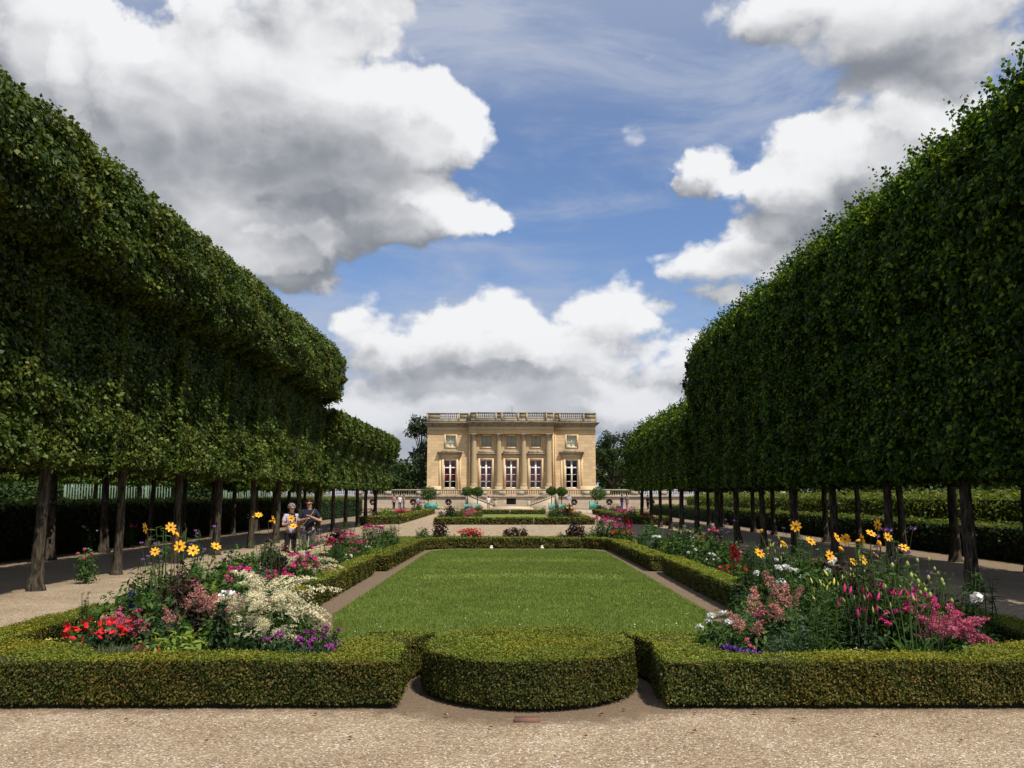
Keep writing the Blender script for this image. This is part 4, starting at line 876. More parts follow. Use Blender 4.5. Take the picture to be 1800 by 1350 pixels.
def tub_at(label, x, y, w=.62):
    t = thing('planter_box', label, 'planter', (x, y, .3), 0, 'turquoise planter boxes'); b = MB(); h = w * .95
    for i in range(5):
        for s in (-1, 1): a0 = -w / 2 + w * i / 5 + .01; b.box(a0, a0 + w / 5 - .02, s * w / 2 - .02, s * w / 2 + .02, .08, h); b.box(s * w / 2 - .02, s * w / 2 + .02, a0, a0 + w / 5 - .02, .08, h)
    b.box(-w / 2 + .03, w / 2 - .03, -w / 2 + .03, w / 2 - .03, .1, h - .06); b.build('side_panel', M['turq'], t)
    for sx in (-1, 1):
        for sy in (-1, 1):
            c_ = MB(); c_.box(-.045, .045, -.045, .045, 0, h + .05); c_.lathe([(0, h + .17), (.045, h + .15), (.055, h + .11), (.03, h + .06), (.045, h + .05)][::-1], (0, 0, 0), 8)
            o = c_.build('corner_post', M['turq'], t); o.location = (sx * w / 2, sy * w / 2, 0)
for lab, x, H, r, stem, lean, s in [('large round orange tree nearest the left end of the terrace', -9.9, 2.75, 1.02, 1.2, .1, 1), ('slim standard orange tree left of the stairs, outer one', -5.35, 2.7, .66, 1.9, 0, 2),
                                    ('slim standard orange tree left of the stairs, inner one', -4.15, 2.7, .68, 1.9, 0, 3), ('slim standard orange tree right of the stairs, inner one', 4.75, 2.75, .66, 1.9, 0, 4),
                                    ('slim standard orange tree right of the stairs, outer one', 5.95, 2.7, .70, 1.9, 0, 5), ('large orange tree leaning right near the right end of the terrace', 9.6, 2.7, .98, 1.1, .6, 6)]:
    orange_tree(lab, x, 104 if abs(x) > 8 else 106, H, r, stem, .5, lean, s)
    if lean < .5 : 
        tub_at('turquoise slatted wooden tub under the ' + lab.split(' orange')[0] + ' orange tree ' + ('left' if x < 0 else 'right') + (' outer' if abs(x) > 5 else ' inner'), x, 104 if abs(x) > 8 else 106, .8 if abs(x) > 8 else .66)
    else: tub_at('wide turquoise slatted tub under the leaning orange tree', x, 104, .9)
tub_at('turquoise slatted tub standing empty beside the large left orange tree', -8.95, 103.2, .8)

# ------------------------------------------------------------------ flowering plants
def kite(b, p, t, n, Ln, w, mi=0, fold=.1):
    b.leaves([p], [n], Ln, w, 6, 0, mi, fold, up=[t])
def bush(mat, rx, h, n, leaf, width=.5, ry=None, base=.05, up=0.0, shape=.45):
    b = MB(); d = rng.normal(0, 1, (n, 3)); d[:, 2] = np.abs(d[:, 2]) * 1.0 + .02; d /= np.linalg.norm(d, axis=1)[:, None]
    lum = 1 + .22 * np.sin(np.arctan2(d[:, 1], d[:, 0]) * 3 + rng.uniform(0, 6)) * np.sin(d[:, 2] * 6 + rng.uniform(0, 6))
    P = d * (rx, ry or rx, h) * (rng.random(n) ** shape * lum)[:, None]; P[:, 2] += base
    b.leaves(P, d + (0, 0, up), leaf, width, .8, .25 - up * .6, 0)
    for _ in range(9):
        a = rng.uniform(0, 6.28); b.tube([(0, 0, 0), (math.cos(a) * rx * .3, math.sin(a) * rx * .3, h * .5), (math.cos(a) * rx * .6, math.sin(a) * rx * .6, h * .85)], [.008, .006, .003], 4, 1)
    return b.mesh('foliage', [M[mat], M['stem']])
def upright(mat, rx, h, n, w=.004, lean=.35, wid=.12):
    b = MB(); a = rng.uniform(0, 6.28, n); r = rx * np.sqrt(rng.random(n)) * .55; P = np.stack([r * np.cos(a), r * np.sin(a), rng.uniform(0, h * .55, n)], 1)
    D = np.stack([np.cos(a) * lean * r / rx * 2.2, np.sin(a) * lean * r / rx * 2.2, np.ones(n)], 1) + rng.normal(0, .16, (n, 3))
    b.leaves(P, rng.normal(0, 1, (n, 3)), h * .5, wid, .5, 0, 0, .02, up=D * 4)
    return b.mesh('foliage', [M[mat], M['stem']])
def stalks(mat, n, h, rx, leaf, per=34, wid=.22, stem='stem', top=True):
    b = MB()
    for i in range(n):
        a = rng.uniform(0, 6.28); r = rx * math.sqrt(rng.random()); hh = h * rng.uniform(.75, 1.08); x, y = r * math.cos(a), r * math.sin(a); dx, dy = rng.normal(0, .05, 2)
        b.tube([(x * .5, y * .5, 0), (x, y, hh * .5), (x + dx, y + dy, hh)], [.009, .007, .004], 5, 1)
        z = np.sort(rng.uniform(.08, 1.0, per)); aa = rng.uniform(0, 6.28, per)
        P = np.stack([x + dx * z, y + dy * z, z * hh], 1); D = np.stack([np.cos(aa), np.sin(aa), rng.uniform(-.1, .75, per)], 1)
        b.leaves(P, (0, 0, 1), leaf * (1.15 - .5 * z), wid, 2, 0, 0, .06, up=D * 3)
    return b.mesh('foliage', [M[mat], M[stem]])
def straps(mat, n, h, rx, w=.035):
    b = MB()
    for i in range(n):
        a = rng.uniform(0, 6.28); ca, sa = math.cos(a), math.sin(a); hh = h * rng.uniform(.6, 1.1); out_ = rx * rng.uniform(.3, 1.2); k = 6; ww = w * rng.uniform(.7, 1.2)
        V = []
        for j in range(k + 1):
            t = j / k; r = out_ * t ** 2; z = hh * (t - .28 * t ** 3.2); q = ww * (1 - t ** 3) * .5 + .002
            V += [(ca * (r + .03) - sa * q, sa * (r + .03) + ca * q, z), (ca * (r + .03) + sa * q, sa * (r + .03) - ca * q, z)]
        b.add(V, [(2 * j, 2 * j + 1, 2 * j + 3, 2 * j + 2) for j in range(k)])
    return b.mesh('foliage', [M[mat], M['stem']])
def plume(col, Lp=.34, wid=.11, n=26, arch=.35):
    b = MB(); T, NN, Sz, D = [], [], [], []
    for i in range(n):
        t = (i + .5) / n; cx = arch * Lp * t ** 2; cz = Lp * (t - .18 * arch * t ** 2); ln = wid * (1 - t) ** .8 + .012
        for a in rng.uniform(0, 6.28, 2):
            m = 8; s_ = np.linspace(.1, 1, m); P = np.array([cx, 0, cz]) + s_[:, None] * ln * np.array([math.cos(a), math.sin(a), .42]); P[:, 2] -= (s_ ** 2) * ln * .35
            T.append(P + rng.normal(0, .003, P.shape)); Sz.append(.026 * (1.1 - .5 * s_)); D.append(np.broadcast_to((math.cos(a), math.sin(a), .5), (m, 3)))
    b.leaves(np.concatenate(T), (0, 0, .3), np.concatenate(Sz), .55, .3, 0, 0, .1, up=np.concatenate(D) * .8)
    b.tube([(0, 0, -.18), (0, 0, 0), (arch * Lp * .3, 0, Lp * .6)], [.004, .003, .002], 4, 1)
    return b.mesh('plume', [M[col], M['stem']])
def daisy(col, cen, r=.075, np_=8, w=.40, cup=.12):
    """single open flower facing +z"""
    b = MB()
    for k in range(np_):
        a = 2 * PI * k / np_; ca, sa = math.cos(a), math.sin(a); q = r * w * .5
        pts = [(r * .12, .35), (r * .45, 1.0), (r * .8, .92), (r, .1)]
        V = []
        for u, f in pts: V += [(ca * u - sa * q * f, sa * u + ca * q * f, cup * u + .004 * (k % 2)), (ca * u + sa * q * f, sa * u - ca * q * f, cup * u + .004 * (k % 2))]
        b.add(V, [(2 * j, 2 * j + 1, 2 * j + 3, 2 * j + 2) for j in range(3)])
    b.lathe([(0, .020), (r * .14, .017), (r * .2, .008), (r * .2, 0)], (0, 0, 0), 8, 1)
    return b.mesh('flower', [M[col], M[cen]])
def dome(col, r=.055, n=40, leaf=.034, flat=.6, wid=.9, name='flower_cluster'):
    b = MB(); d = rng.normal(0, 1, (n, 3)); d[:, 2] = np.abs(d[:, 2]); d /= np.linalg.norm(d, axis=1)[:, None]
    b.leaves(d * (r, r, r * flat) * rng.uniform(.7, 1.05, (n, 1)), d, leaf, wid, 1.2, 0, 0); return b.mesh(name, [M[col]])
def rose(col, r=.05, n=70):
    b = MB(); d = rng.normal(0, 1, (n, 3)); d /= np.linalg.norm(d, axis=1)[:, None]
    b.leaves(d * r * .7 * (1, 1, .75), d, r * .75, 1.0, 1.8, -.3, 0, .25); return b.mesh('flower', [M[col]])
def bell(col, L_=.09, r=.024):
    b = MB(); b.lathe([(.003, 0), (r * .7, -L_ * .25), (r, -L_ * .55), (r * .7, -L_ * .85), (.002, -L_)], (0, 0, 0), 6); return b.mesh('bud', [M[col]])
def wires(P, rad=.0035, mat='stem', bow=.06):
    b = MB()
    for p in P:
        p = np.array(p); b.tube([(p[0] * .25, p[1] * .25, 0), (p[0] * .6 + rng.normal(0, bow * .3), p[1] * .6 + rng.normal(0, bow * .3), p[2] * .55), p], [rad * 1.5, rad * 1.2, rad], 4)
    return b.mesh('stem', [M[mat]])
def scatter(n, rx, z0, z1, r0=0.0):
    a = rng.uniform(0, 6.28, n); r = rx * np.sqrt(rng.uniform(r0, 1, n)); return np.stack([r * np.cos(a), r * np.sin(a), rng.uniform(z0, z1, n) - .25 * (r / max(rx, .01)) ** 2 * (z1 - z0)], 1)
# each kind: a function giving a list of (part name, mesh, location, rotation, scale)
def P_(nm, me, loc=(0, 0, 0), rot=(0, 0, 0), sc=1.0): return (nm, me, tuple(loc), tuple(rot), sc)
def tipped(n, me, pts, tilt=.6, nm='flower', s0=.85, s1=1.15, face=None):
    out = []
    for p in pts:
        rz = rng.uniform(0, 6.28); tx = rng.normal(0, tilt)
        if face is not None: out.append(P_(nm, me, p, (face[0] + rng.normal(0, .4), rng.normal(0, .2), face[1] + rng.normal(0, .9)), rng.uniform(s0, s1)))
        else: out.append(P_(nm, me, p, (tx, rng.normal(0, tilt), rz), rng.uniform(s0, s1)))
    return out
def k_astilbe(col, n=22, h=.62, rx=.34, fol='g_mid', big=1.0, arch=.35, v=0):
    pl = [plume(col, .34 * big, .10 * big, arch=arch), plume(col, .27 * big, .085 * big, arch=arch * 1.3)]
    out = [P_('foliage', bush(fol, rx * 1.1, h * .72, 900, .085, .42))]
    for i in range(n):
        a = rng.uniform(0, 6.28); r = rx * math.sqrt(rng.random()); rr = r / rx
        out.append(P_('plume', pl[i % 2], (r * math.cos(a), r * math.sin(a), h * (1 - .35 * rr ** 2) * rng.uniform(.82, 1.0)), (0, .15 + .75 * rr, a), rng.uniform(.75, 1.15)))
    return out
def k_dahlia(col='f_yellow', cen='f_brown', n=6, h=1.35, fol='g_bronze', rx=.26, closed=2, stem='dstem'):
    pts = scatter(n + closed, rx * 1.9, h * .84, h * 1.08); out = [P_('foliage', bush(fol, rx, h * .70, 900, .085, .45, shape=.6)), P_('stem', wires(pts, .004, stem))]
    f = daisy(col, cen, .070); g_ = bell(col, .08, .022); 
    out += tipped(n, f, pts[:n], face=(1.0, .25))
    for p in pts[n:]: out.append(P_('bud', g_, p, (2.2 + rng.normal(0, .4), 0, rng.uniform(0, 6)), .9))
    return out
def k_bunch(col, n=12, h=.8, rx=.26, fol='g_mid', r=.06, leaf=.036, flat=.7, cols=None, nleaf=800):
    pts = scatter(n, rx, h * .82, h * 1.05); ms = [dome(c_, r, 42, leaf, flat) for c_ in ([col] + (cols or []))]
    return [P_('foliage', bush(fol, rx * 1.05, h * .85, nleaf, .075, .42)), P_('stem', wires(pts, .004))] + [P_('flower_cluster', ms[i % len(ms)], p, (rng.normal(0, .25), rng.normal(0, .25), 0), rng.uniform(.75, 1.25)) for i, p in enumerate(pts)]
def k_roses(col, n=6, h=.7, rx=.28, fol='g_mid', r=.034, nleaf=420, leaf=.07):
    pts = scatter(n, rx, h * .7, h * 1.05); m = rose(col, r); return [P_('foliage', bush(fol, rx, h * .9, nleaf, leaf, .62, shape=.6)), P_('stem', wires(pts, .0045))] + tipped(n, m, pts, .4)
def k_daisies(col, n=16, h=.28, rx=.28, fol='g_dark', cen='f_lemon', r=.026, nleaf=1300):
    pts = scatter(n, rx * .95, h * .98, h * 1.12); m = daisy(col, cen, r, 7, .6)
    return [P_('foliage', upright(fol, rx * 1.5, h * 1.1, nleaf, wid=.10, lean=.8))] + tipped(n, m, pts, .3)
def k_bush(fol, h=.6, rx=.32, n=950, leaf=.08, wid=.5, up=0.0): return [P_('foliage', bush(fol, rx, h, n, leaf, wid, up=up))]
def k_stalks(fol, h=1.0, n=7, rx=.16, leaf=.13, per=40): return [P_('foliage', stalks(fol, n, h, rx, leaf, per))]
def k_budlily(col='f_hot', h=.9, n=6, fol='g_dark', m2='f_bud'):
    out = [P_('foliage', stalks(fol, n, h * .82, .17, .12, 44))]; a_, b_ = bell(col, .085, .014), bell(m2, .075, .012)
    pts = scatter(14, .24, h * .80, h * 1.08); out.append(P_('stem', wires(pts, .004)))
    for i, p in enumerate(pts): out.append(P_('bud', a_ if i % 3 else b_, p, (rng.normal(0, .35), rng.normal(0, .35), 0), rng.uniform(.8, 1.2)))
    return out
def k_straps(h=.62, n=34, rx=.34, heads=6, hh=1.05, fol='g_mid', col='f_bud'):
    out = [P_('foliage', straps(fol, n, h, rx))]
    if heads:
        pts = scatter(heads, rx * .9, hh * .85, hh * 1.15); s_ = MB(); s_.lathe([(0, -.03), (.016, -.015), (.019, .006), (.012, .022), (.002, .034)], (0, 0, 0), 8); sm = s_.mesh('seed_head', [M[col]])
        out += [P_('stem', wires(pts, .0045))] + [P_('seed_head', sm, p, (0, 0, 0), 1.0) for p in pts]
    return out
def k_airy(col='f_lilac', h=1.35, n=11, rx=.3, r=.032):
    pts = scatter(n, rx, h * .7, h * 1.12); m = dome(col, r, 22, .02, .5)
    return [P_('foliage', bush('g_mid', rx * .8, h * .35, 260, .07, .3)), P_('stem', wires(pts, .003, 'stem', .12))] + [P_('flower_cluster', m, p) for p in pts]
def k_spikes(col, n=8, h=.8, rx=.2, fol='g_mid', w=.022, ln=.22):
    b = MB(); k = 120; z = rng.random(k); a = rng.uniform(0, 6.28, k); d = np.stack([np.cos(a), np.sin(a), .3 + 0 * a], 1)
    b.leaves(np.stack([np.cos(a) * w * (1 - z * .7), np.sin(a) * w * (1 - z * .7), z * ln], 1), d, .026, .8, 1, 0); m = b.mesh('flower_spike', [M[col]])
    pts = scatter(n, rx, h * .72, h * .9); return [P_('foliage', bush(fol, rx * 1.2, h * .7, 600, .075, .35)), P_('stem', wires(pts))] + [P_('flower_spike', m, p, (rng.normal(0, .1), rng.normal(0, .1), 0), rng.uniform(.8, 1.2)) for p in pts]
def k_red(col='f_red', h=.48, n=40, rx=.36, fol='g_dark'):
    m = daisy(col, col, .038, 6, .75, .5); pts = scatter(n, rx, h * .9, h * 1.22)
    return [P_('foliage', bush(fol, rx, h, 750, .09, .42))] + tipped(n, m, pts, .6)
def k_mound(fol, h=.26, rx=.34, n=2600): return [P_('foliage', upright(fol, rx * 1.6, h * 1.25, n, wid=.09, lean=.8))]

KIND = {  # kind: (object name, category, description, maker, variants)
 'ast_w': ('astilbe', 'astilbe', 'creamy white feathery astilbe', lambda v: k_astilbe('f_cream', 24, .80, .36, big=1.1, arch=.75), 2),
 'ast_p': ('astilbe', 'astilbe', 'rose pink feathery astilbe', lambda v: k_astilbe('f_pink', 20, .50, .21, big=.72), 2),
 'ast_s': ('astilbe', 'astilbe', 'pale salmon astilbe plumes', lambda v: k_astilbe('f_pale', 4, .66, .13, big=.9, arch=.15), 2),
 'dah': ('dahlia', 'dahlia', 'tall yellow dahlia with dark leaves', lambda v: k_dahlia(n=6 - v, h=1.42), 2),
 'dahg': ('dahlia', 'dahlia', 'tall yellow dahlia with green leaves', lambda v: k_dahlia(n=3, h=1.25, fol='g_mid', closed=4, stem='stem'), 1),
 'phl_m': ('phlox', 'phlox', 'bright magenta phlox', lambda v: k_bunch('f_hot', 13, .82, .30, cols=['f_magenta', 'f_pink'], r=.038, leaf=.03, nleaf=1000), 2),
 'phl_p': ('phlox', 'phlox', 'soft pink phlox', lambda v: k_bunch('f_pink', 6, .75, .26, r=.035, nleaf=1000), 2),
 'phl_w': ('phlox', 'phlox', 'white phlox heads', lambda v: k_bunch('f_white', 5, .66, .18, r=.042, leaf=.028), 2),
 'rose_w': ('rose_bush', 'rose', 'small bush with white roses', lambda v: k_roses('f_white', 5, .8, .3), 2),
 'rose_p': ('rose_bush', 'rose', 'small bush with pink roses', lambda v: k_roses('f_pink', 5, .75, .27), 2),
 'peo': ('peony', 'peony', 'green plant with one big blush bloom', lambda v: k_roses('f_white', 1, .74, .22, 'g_dark', .07, nleaf=700), 1),
 'red': ('lily', 'lily', 'scarlet flower clump', lambda v: k_red(), 2),
 'crim': ('gladiolus', 'gladiolus', 'dark red flower spikes', lambda v: k_spikes('f_crimson', 6, .75, .18, w=.04), 1),
 'blue': ('delphinium', 'delphinium', 'deep blue flower spikes', lambda v: k_spikes('f_blue', 2, .7, .08), 1),
 'salv': ('salvia', 'salvia', 'dark purple salvia', lambda v: k_bunch('f_purple', 16, .42, .24, 'g_dark', .045, .028), 1),
 'viol': ('geranium', 'geranium', 'green mound dotted with violet blooms', lambda v: k_bunch('f_violet', 5, .52, .34, 'g_dark', .035, .03), 2),
 'verb': ('verbena', 'verbena', 'airy lilac verbena on wiry stems', lambda v: k_airy(), 2),
 'dais': ('daisy', 'daisy', 'low mound dotted with pale yellow daisies', lambda v: k_daisies('f_lemon', 13), 2),
 'daisw': ('daisy', 'daisy', 'low dark mound topped by white daisies', lambda v: k_daisies('f_white', 17, .26, .32), 1),
 'umb': ('yarrow', 'yarrow', 'leafy plant with one flat white flower head', lambda v: k_bunch('f_white', 1, .90, .08, 'g_dark', .09, .034, .3, nleaf=900), 1),
 'lime': ('leafy_shrub', 'shrub', 'lime green leafy mound', lambda v: k_bush('g_lime', .42, .32, 1000, .075, .4, .3), 2),
 'green': ('leafy_plant', 'plant', 'mid green leafy clump', lambda v: k_bush('g_mid', .62, .33, 1100, .08, .45), 3),
 'dkgreen': ('leafy_plant', 'plant', 'dark green leafy clump', lambda v: k_bush('g_dark', .58, .33, 1100, .085, .55), 3),
 'blueg': ('leafy_plant', 'plant', 'feathery blue green clump', lambda v: k_bush('g_blue', .60, .28, 1500, .06, .22, .3), 2),
 'vari': ('leafy_shrub', 'shrub', 'low variegated yellow green shrub', lambda v: k_bush('g_var', .30, .34, 900, .06, .55), 1),
 'bronze': ('bronze_shrub', 'shrub', 'dark bronze leaved shrub', lambda v: k_bush('g_bronze', .72, .30, 1100, .085, .6), 2),
 'lav': ('lavender', 'lavender', 'grey green tufted mound', lambda v: k_mound('g_grey', .34, .34), 2),
 'sant': ('cotton_lavender', 'mound plant', 'fine dark green rounded mound', lambda v: k_mound('g_blue', .26, .38), 2),
 'stalk': ('lily_stalk', 'lily', 'tall leafy lily stalks without flowers', lambda v: k_stalks('g_mid', 1.0, 8, .2), 2),
 'dkstalk': ('lily_stalk', 'lily', 'dark upright leafy stalks', lambda v: k_stalks('g_dark', .95, 8, .15), 2),
 'bud': ('lily', 'lily', 'lily with drooping pink buds', lambda v: k_budlily(), 1),
 'budw': ('lily', 'lily', 'lily with pale yellow green buds', lambda v: k_budlily('f_lemon', 1.0), 1),
 'strap': ('strap_leaf_plant', 'plant', 'strap leaved clump with seed heads', lambda v: k_straps(), 1),
 'strap2': ('strap_leaf_plant', 'plant', 'plain strap leaved clump', lambda v: k_straps(.5, 30, .3, 0), 1),
 'ora': ('marigold', 'marigold', 'orange flowered leafy clump', lambda v: k_bunch('f_orange', 9, .5, .26, r=.04), 1),
 'yel': ('daylily', 'daylily', 'low yellow flowered clump', lambda v: k_spikes('f_lemon', 9, .42, .26, 'g_lime', .03, .10), 1),
}
PROTO = {}
PLANTS = []
def plant(kind, x, y, bed, sc=1.0, v=None, h=None): PLANTS.append((kind, x, y, bed, sc, v, h))
BL, BR = 'near left bed', 'near right bed'
for a in [  # near left bed
 ('lav', -4.0, 8.98, 1.0), ('red', -4.45, 9.65, .95), ('red', -3.85, 9.5, .55), ('lime', -3.35, 9.05, 1.15), ('lime', -3.05, 9.3, .9), ('umb', -2.98, 9.2, 1.0), ('dkgreen', -2.65, 9.15, .85), ('green', -2.95, 9.75, .9),
 ('ast_w', -2.75, 10.15, 1.08), ('ast_w', -3.05, 10.6, .70), ('ast_w', -2.62, 9.75, .62), ('viol', -2.3, 9.15, .9), ('viol', -2.0, 9.25, .8), ('dais', -1.95, 9.05, .95), ('viol', -2.6, 8.98, .6), ('sant', -2.05, 9.6, .9), ('sant', -1.78, 9.2, .8), ('viol', -2.15, 10.25, .8), ('green', -2.55, 11.0, .75), ('dkgreen', -2.95, 11.9, .75), ('green', -3.2, 12.9, .7), ('viol', -3.7, 8.95, .45),
 ('ast_p', -4.35, 10.2, .95), ('ast_s', -3.75, 10.2, 1.0), ('ast_s', -3.45, 10.3, 1.0), ('ast_s', -3.2, 10.5, .9), ('dkgreen', -3.8, 9.75, .85), ('bronze', -4.0, 11.2, 1.05), ('bronze', -3.75, 10.9, .9), ('dkgreen', -4.0, 10.4, 1.0), ('yel', -5.1, 10.9, 1.0), ('yel', -4.9, 11.3, .9), ('yel', -4.7, 10.7, .9),
 ('blue', -4.6, 10.8, 1.0), ('dais', -5.15, 10.0, 1.0), ('dais', -5.0, 9.6, .8), ('green', -4.9, 10.3, .7), ('dah', -4.05, 10.85, 1.0), ('stalk', -4.85, 11.9, 1.0), ('stalk', -4.55, 11.6, .9), ('phl_p', -4.4, 11.8, 1.0), ('green', -5.2, 11.6, .9), ('dkstalk', -5.15, 10.9, .75),
 ('phl_m', -3.95, 13.0, 1.05), ('phl_m', -3.6, 13.5, .95), ('phl_m', -3.6, 15.2, 1.05), ('green', -3.5, 11.6, 1.25), ('phl_p', -3.5, 12.0, .8), ('green', -3.3, 11.2, .8), ('stalk', -3.45, 12.6, .9), ('lime', -4.3, 12.6, 1.4), ('green', -3.1, 12.2, .8),
 ('dah', -4.1, 15.2, 1.12), ('dkstalk', -4.0, 14.9, 1.1), ('bronze', -4.1, 15.5, 1.2), ('dkgreen', -3.85, 14.4, .95), ('blueg', -4.2, 14.0, 1.0), ('ast_w', -3.95, 16.9, 1.0), ('ast_w', -4.4, 17.2, .9), ('dkgreen', -3.95, 16.1, .8), ('red', -3.95, 18.2, .9), ('green', -3.8, 17.6, .7), ('lime', -3.9, 19.0, .8), ('verb', -4.9, 14.2, .95),
 ('phl_m', -4.3, 20.2, .95), ('green', -4.95, 16.0, 1.2), ('rose_p', -5.0, 19.8, 1.1), ('green', -5.0, 18.6, 1.3), ('green', -4.6, 20.4, 1.3), ('dkstalk', -4.7, 19.6, .9), ('verb', -5.3, 22.0, .8),   ('stalk', -5.1, 21.8, .95), ('dkstalk', -4.2, 21.3, .85), ('phl_w', -3.95, 21.6, .7), ('crim', -4.6, 22.4, 1.0), ('phl_m', -4.2, 24.3, .9), ('phl_m', -4.3, 27.5, 1.3), ('phl_m', -4.7, 25.6, 1.0), ('bronze', -5.2, 26.5, 1.2), ('green', -4.1, 29.3, 1.2), ('strap2', -4.0, 31.0, 1.0), ('dkstalk', -4.0, 30.2, 1.1)]: plant(*a[:3], BL, a[3])
for a in [  # near right bed
 ('phl_w', 2.05, 9.25, 1.05), ('green', 2.5, 10.3, .8), ('blueg', 2.8, 11.0, .85), ('green', 3.15, 12.1, .8), ('dkgreen', 3.4, 13.1, .75), ('rose_p', 2.4, 9.35, .6), ('salv', 2.2, 8.95, .9), ('salv', 2.5, 9.05, .75), ('dkgreen', 2.1, 9.5, .7), ('blueg', 2.75, 9.25, .85), ('blueg', 3.0, 9.5, .95), ('ast_s', 2.62, 9.7, 1.02), ('ast_s', 3.0, 9.9, 1.12), ('stalk', 3.05, 9.2, .85), ('lime', 3.2, 9.05, .75), ('stalk', 3.35, 9.6, .9),
 ('sant', 3.5, 9.0, 1.05), ('daisw', 3.6, 9.1, 1.1), ('daisw', 3.9, 9.15, .8), ('bud', 3.75, 9.7, 1.0), ('bud', 4.15, 9.9, 1.05), ('dkgreen', 3.75, 9.7, .85), ('dkgreen', 3.4, 10.2, 1.0), ('strap', 4.05, 9.1, 1.0), ('strap', 4.35, 9.35, .9), ('phl_m', 4.35, 9.85, 1.0), ('phl_m', 4.7, 9.9, .9), ('green', 4.3, 10.2, 1.2), ('phl_m', 4.0, 9.9, .8),
 ('ast_p', 4.62, 9.5, 1.1), ('ast_p', 4.8, 9.7, .7), ('vari', 4.75, 9.0, 1.0), ('vari', 4.5, 8.95, .8), ('dkgreen', 5.05, 9.6, .75), ('dais', 5.45, 10.2, .9), ('dais', 5.35, 9.85, .7), ('peo', 5.15, 10.15, 1.05), ('stalk', 5.5, 10.5, 1.08), ('stalk', 5.3, 10.8, 1.0), ('verb', 4.45, 10.3, 1.12), ('strap', 5.0, 10.7, .95),
 ('dah', 4.3, 10.8, 1.04), ('dahg', 3.75, 11.4, 1.12), ('dah', 4.1, 10.5, .92), ('budw', 3.75, 10.7, 1.0), ('green', 3.45, 11.0, 1.2), ('green', 3.9, 11.6, 1.4), ('peo', 3.5, 11.9, 1.05), ('ast_p', 3.4, 11.8, .75), ('rose_w', 3.9, 12.2, 1.2), ('rose_w', 4.4, 12.6, 1.25), ('blueg', 3.3, 10.6, .9), ('green', 4.9, 12.0, 1.2), ('lime', 3.4, 12.6, .9),
 ('bronze', 4.7, 13.2, 1.3), ('rose_w', 4.1, 14.0, 1.15), ('dkstalk', 4.2, 15.2, 1.15), ('dkstalk', 4.05, 14.4, 1.0), ('budw', 4.6, 15.6, 1.1), ('green', 4.3, 13.3, 1.1), ('ora', 4.2, 16.2, .8), ('crim', 4.3, 17.2, 1.1), ('strap2', 4.35, 17.6, 1.2), ('red', 4.5, 18.0, .9), ('rose_w', 4.4, 19.4, .8), ('verb', 5.0, 16.8, .9), ('dkgreen', 4.9, 18.2, 1.1),
 ('green', 5.0, 20.6, 1.3), ('phl_w', 4.5, 20.4, .7), ('green', 4.6, 22.4, 1.4), ('rose_p', 5.1, 23.2, 1.5), ('green', 4.7, 24.6, 1.5), ('lime', 4.7, 26.2, 1.3), ('blueg', 4.4, 28.0, 1.3), ('green', 4.6, 29.6, 1.5), ('ora', 5.5, 25.2, 1.5), ('phl_w', 4.4, 26.6, 1.2), ('phl_m', 3.9, 31.2, 1.1)]: plant(*a[:3], BR, a[3])
r0 = random.Random(5)
def fill(bed, xf, y0, y1, n, kinds, s0=.7, s1=1.1, avoid=.0):
    for i in range(n):
        y = y0 + (y1 - y0) * (i + r0.random()) / n; a, b_ = xf(y); plant(r0.choice(kinds), r0.uniform(a, b_), y, bed, r0.uniform(s0, s1))
mixk = ['green', 'green', 'dkgreen', 'blueg', 'stalk', 'green', 'dkgreen', 'bronze', 'green', 'phl_p', 'phl_m', 'rose_p', 'blueg', 'stalk', 'lime', 'phl_w', 'verb', 'crim', 'dkstalk', 'viol']
fill(BL, lambda y: (-5.45, -4.5), 12.3, 32.5, 34, mixk)
fill(BL, lambda y: (-4.5, -4.0), 17, 32.5, 22, mixk, .6, .9)
fill(BL, lambda y: (-5.2, -3.3), 10.5, 14, 9, ['green', 'dkgreen', 'phl_p', 'lime'], .6, .9)
fill(BR, lambda y: (4.9, 5.75), 12.3, 32.5, 32, ['green', 'dkgreen', 'rose_p', 'blueg', 'stalk', 'rose_w', 'verb', 'dkstalk', 'green', 'viol'])
fill(BR, lambda y: (4.35, 4.9), 16, 32.5, 18, ['green', 'dkgreen', 'phl_w', 'rose_w', 'lime', 'stalk'], .6, 1.0)
fill(BR, lambda y: (3.6, 5.3), 10.5, 14, 9, ['green', 'dkgreen', 'budw', 'blueg', 'stalk'], .7, 1.0)
fill(BL, lambda y: (-5.3, -3.9), 9.9, 16, 14, ['green', 'dkgreen', 'blueg', 'green', 'stalk'], 1.0, 1.45)
fill(BR, lambda y: (3.6, 5.5), 9.9, 16, 14, ['green', 'dkgreen', 'blueg', 'stalk', 'stalk'], 1.0, 1.45)
CB = 'border behind the lawn'
for k, x, y, s in [('bronze', -2.75, 34.0, 1.25), ('bronze', 2.45, 34.0, 1.35), ('red', -1.8, 35, 1.1), ('red', -1.4, 34.6, .9), ('red', -1.6, 36.0, 1.0), ('bronze', .1, 35.5, .9), ('bronze', .45, 36, .8), ('bronze', -.2, 36, .75), ('phl_m', 3.5, 34.2, 1.4), ('phl_m', 3.9, 33.8, 1.2), ('red', 4.2, 33.4, 1.1), ('crim', 4.5, 34.4, 1.2),
                   ('green', -3.4, 34, 1.0), ('strap2', -3.1, 33.6, 1.1), ('green', 3.0, 34, .9), ('lime', -2.3, 34.4, .9), ('green', 1.9, 34.8, .7), ('verb', 4.3, 35.0, 1.0), ('yel', 4.0, 33.2, .8)]: plant(k, x, y, CB, s)
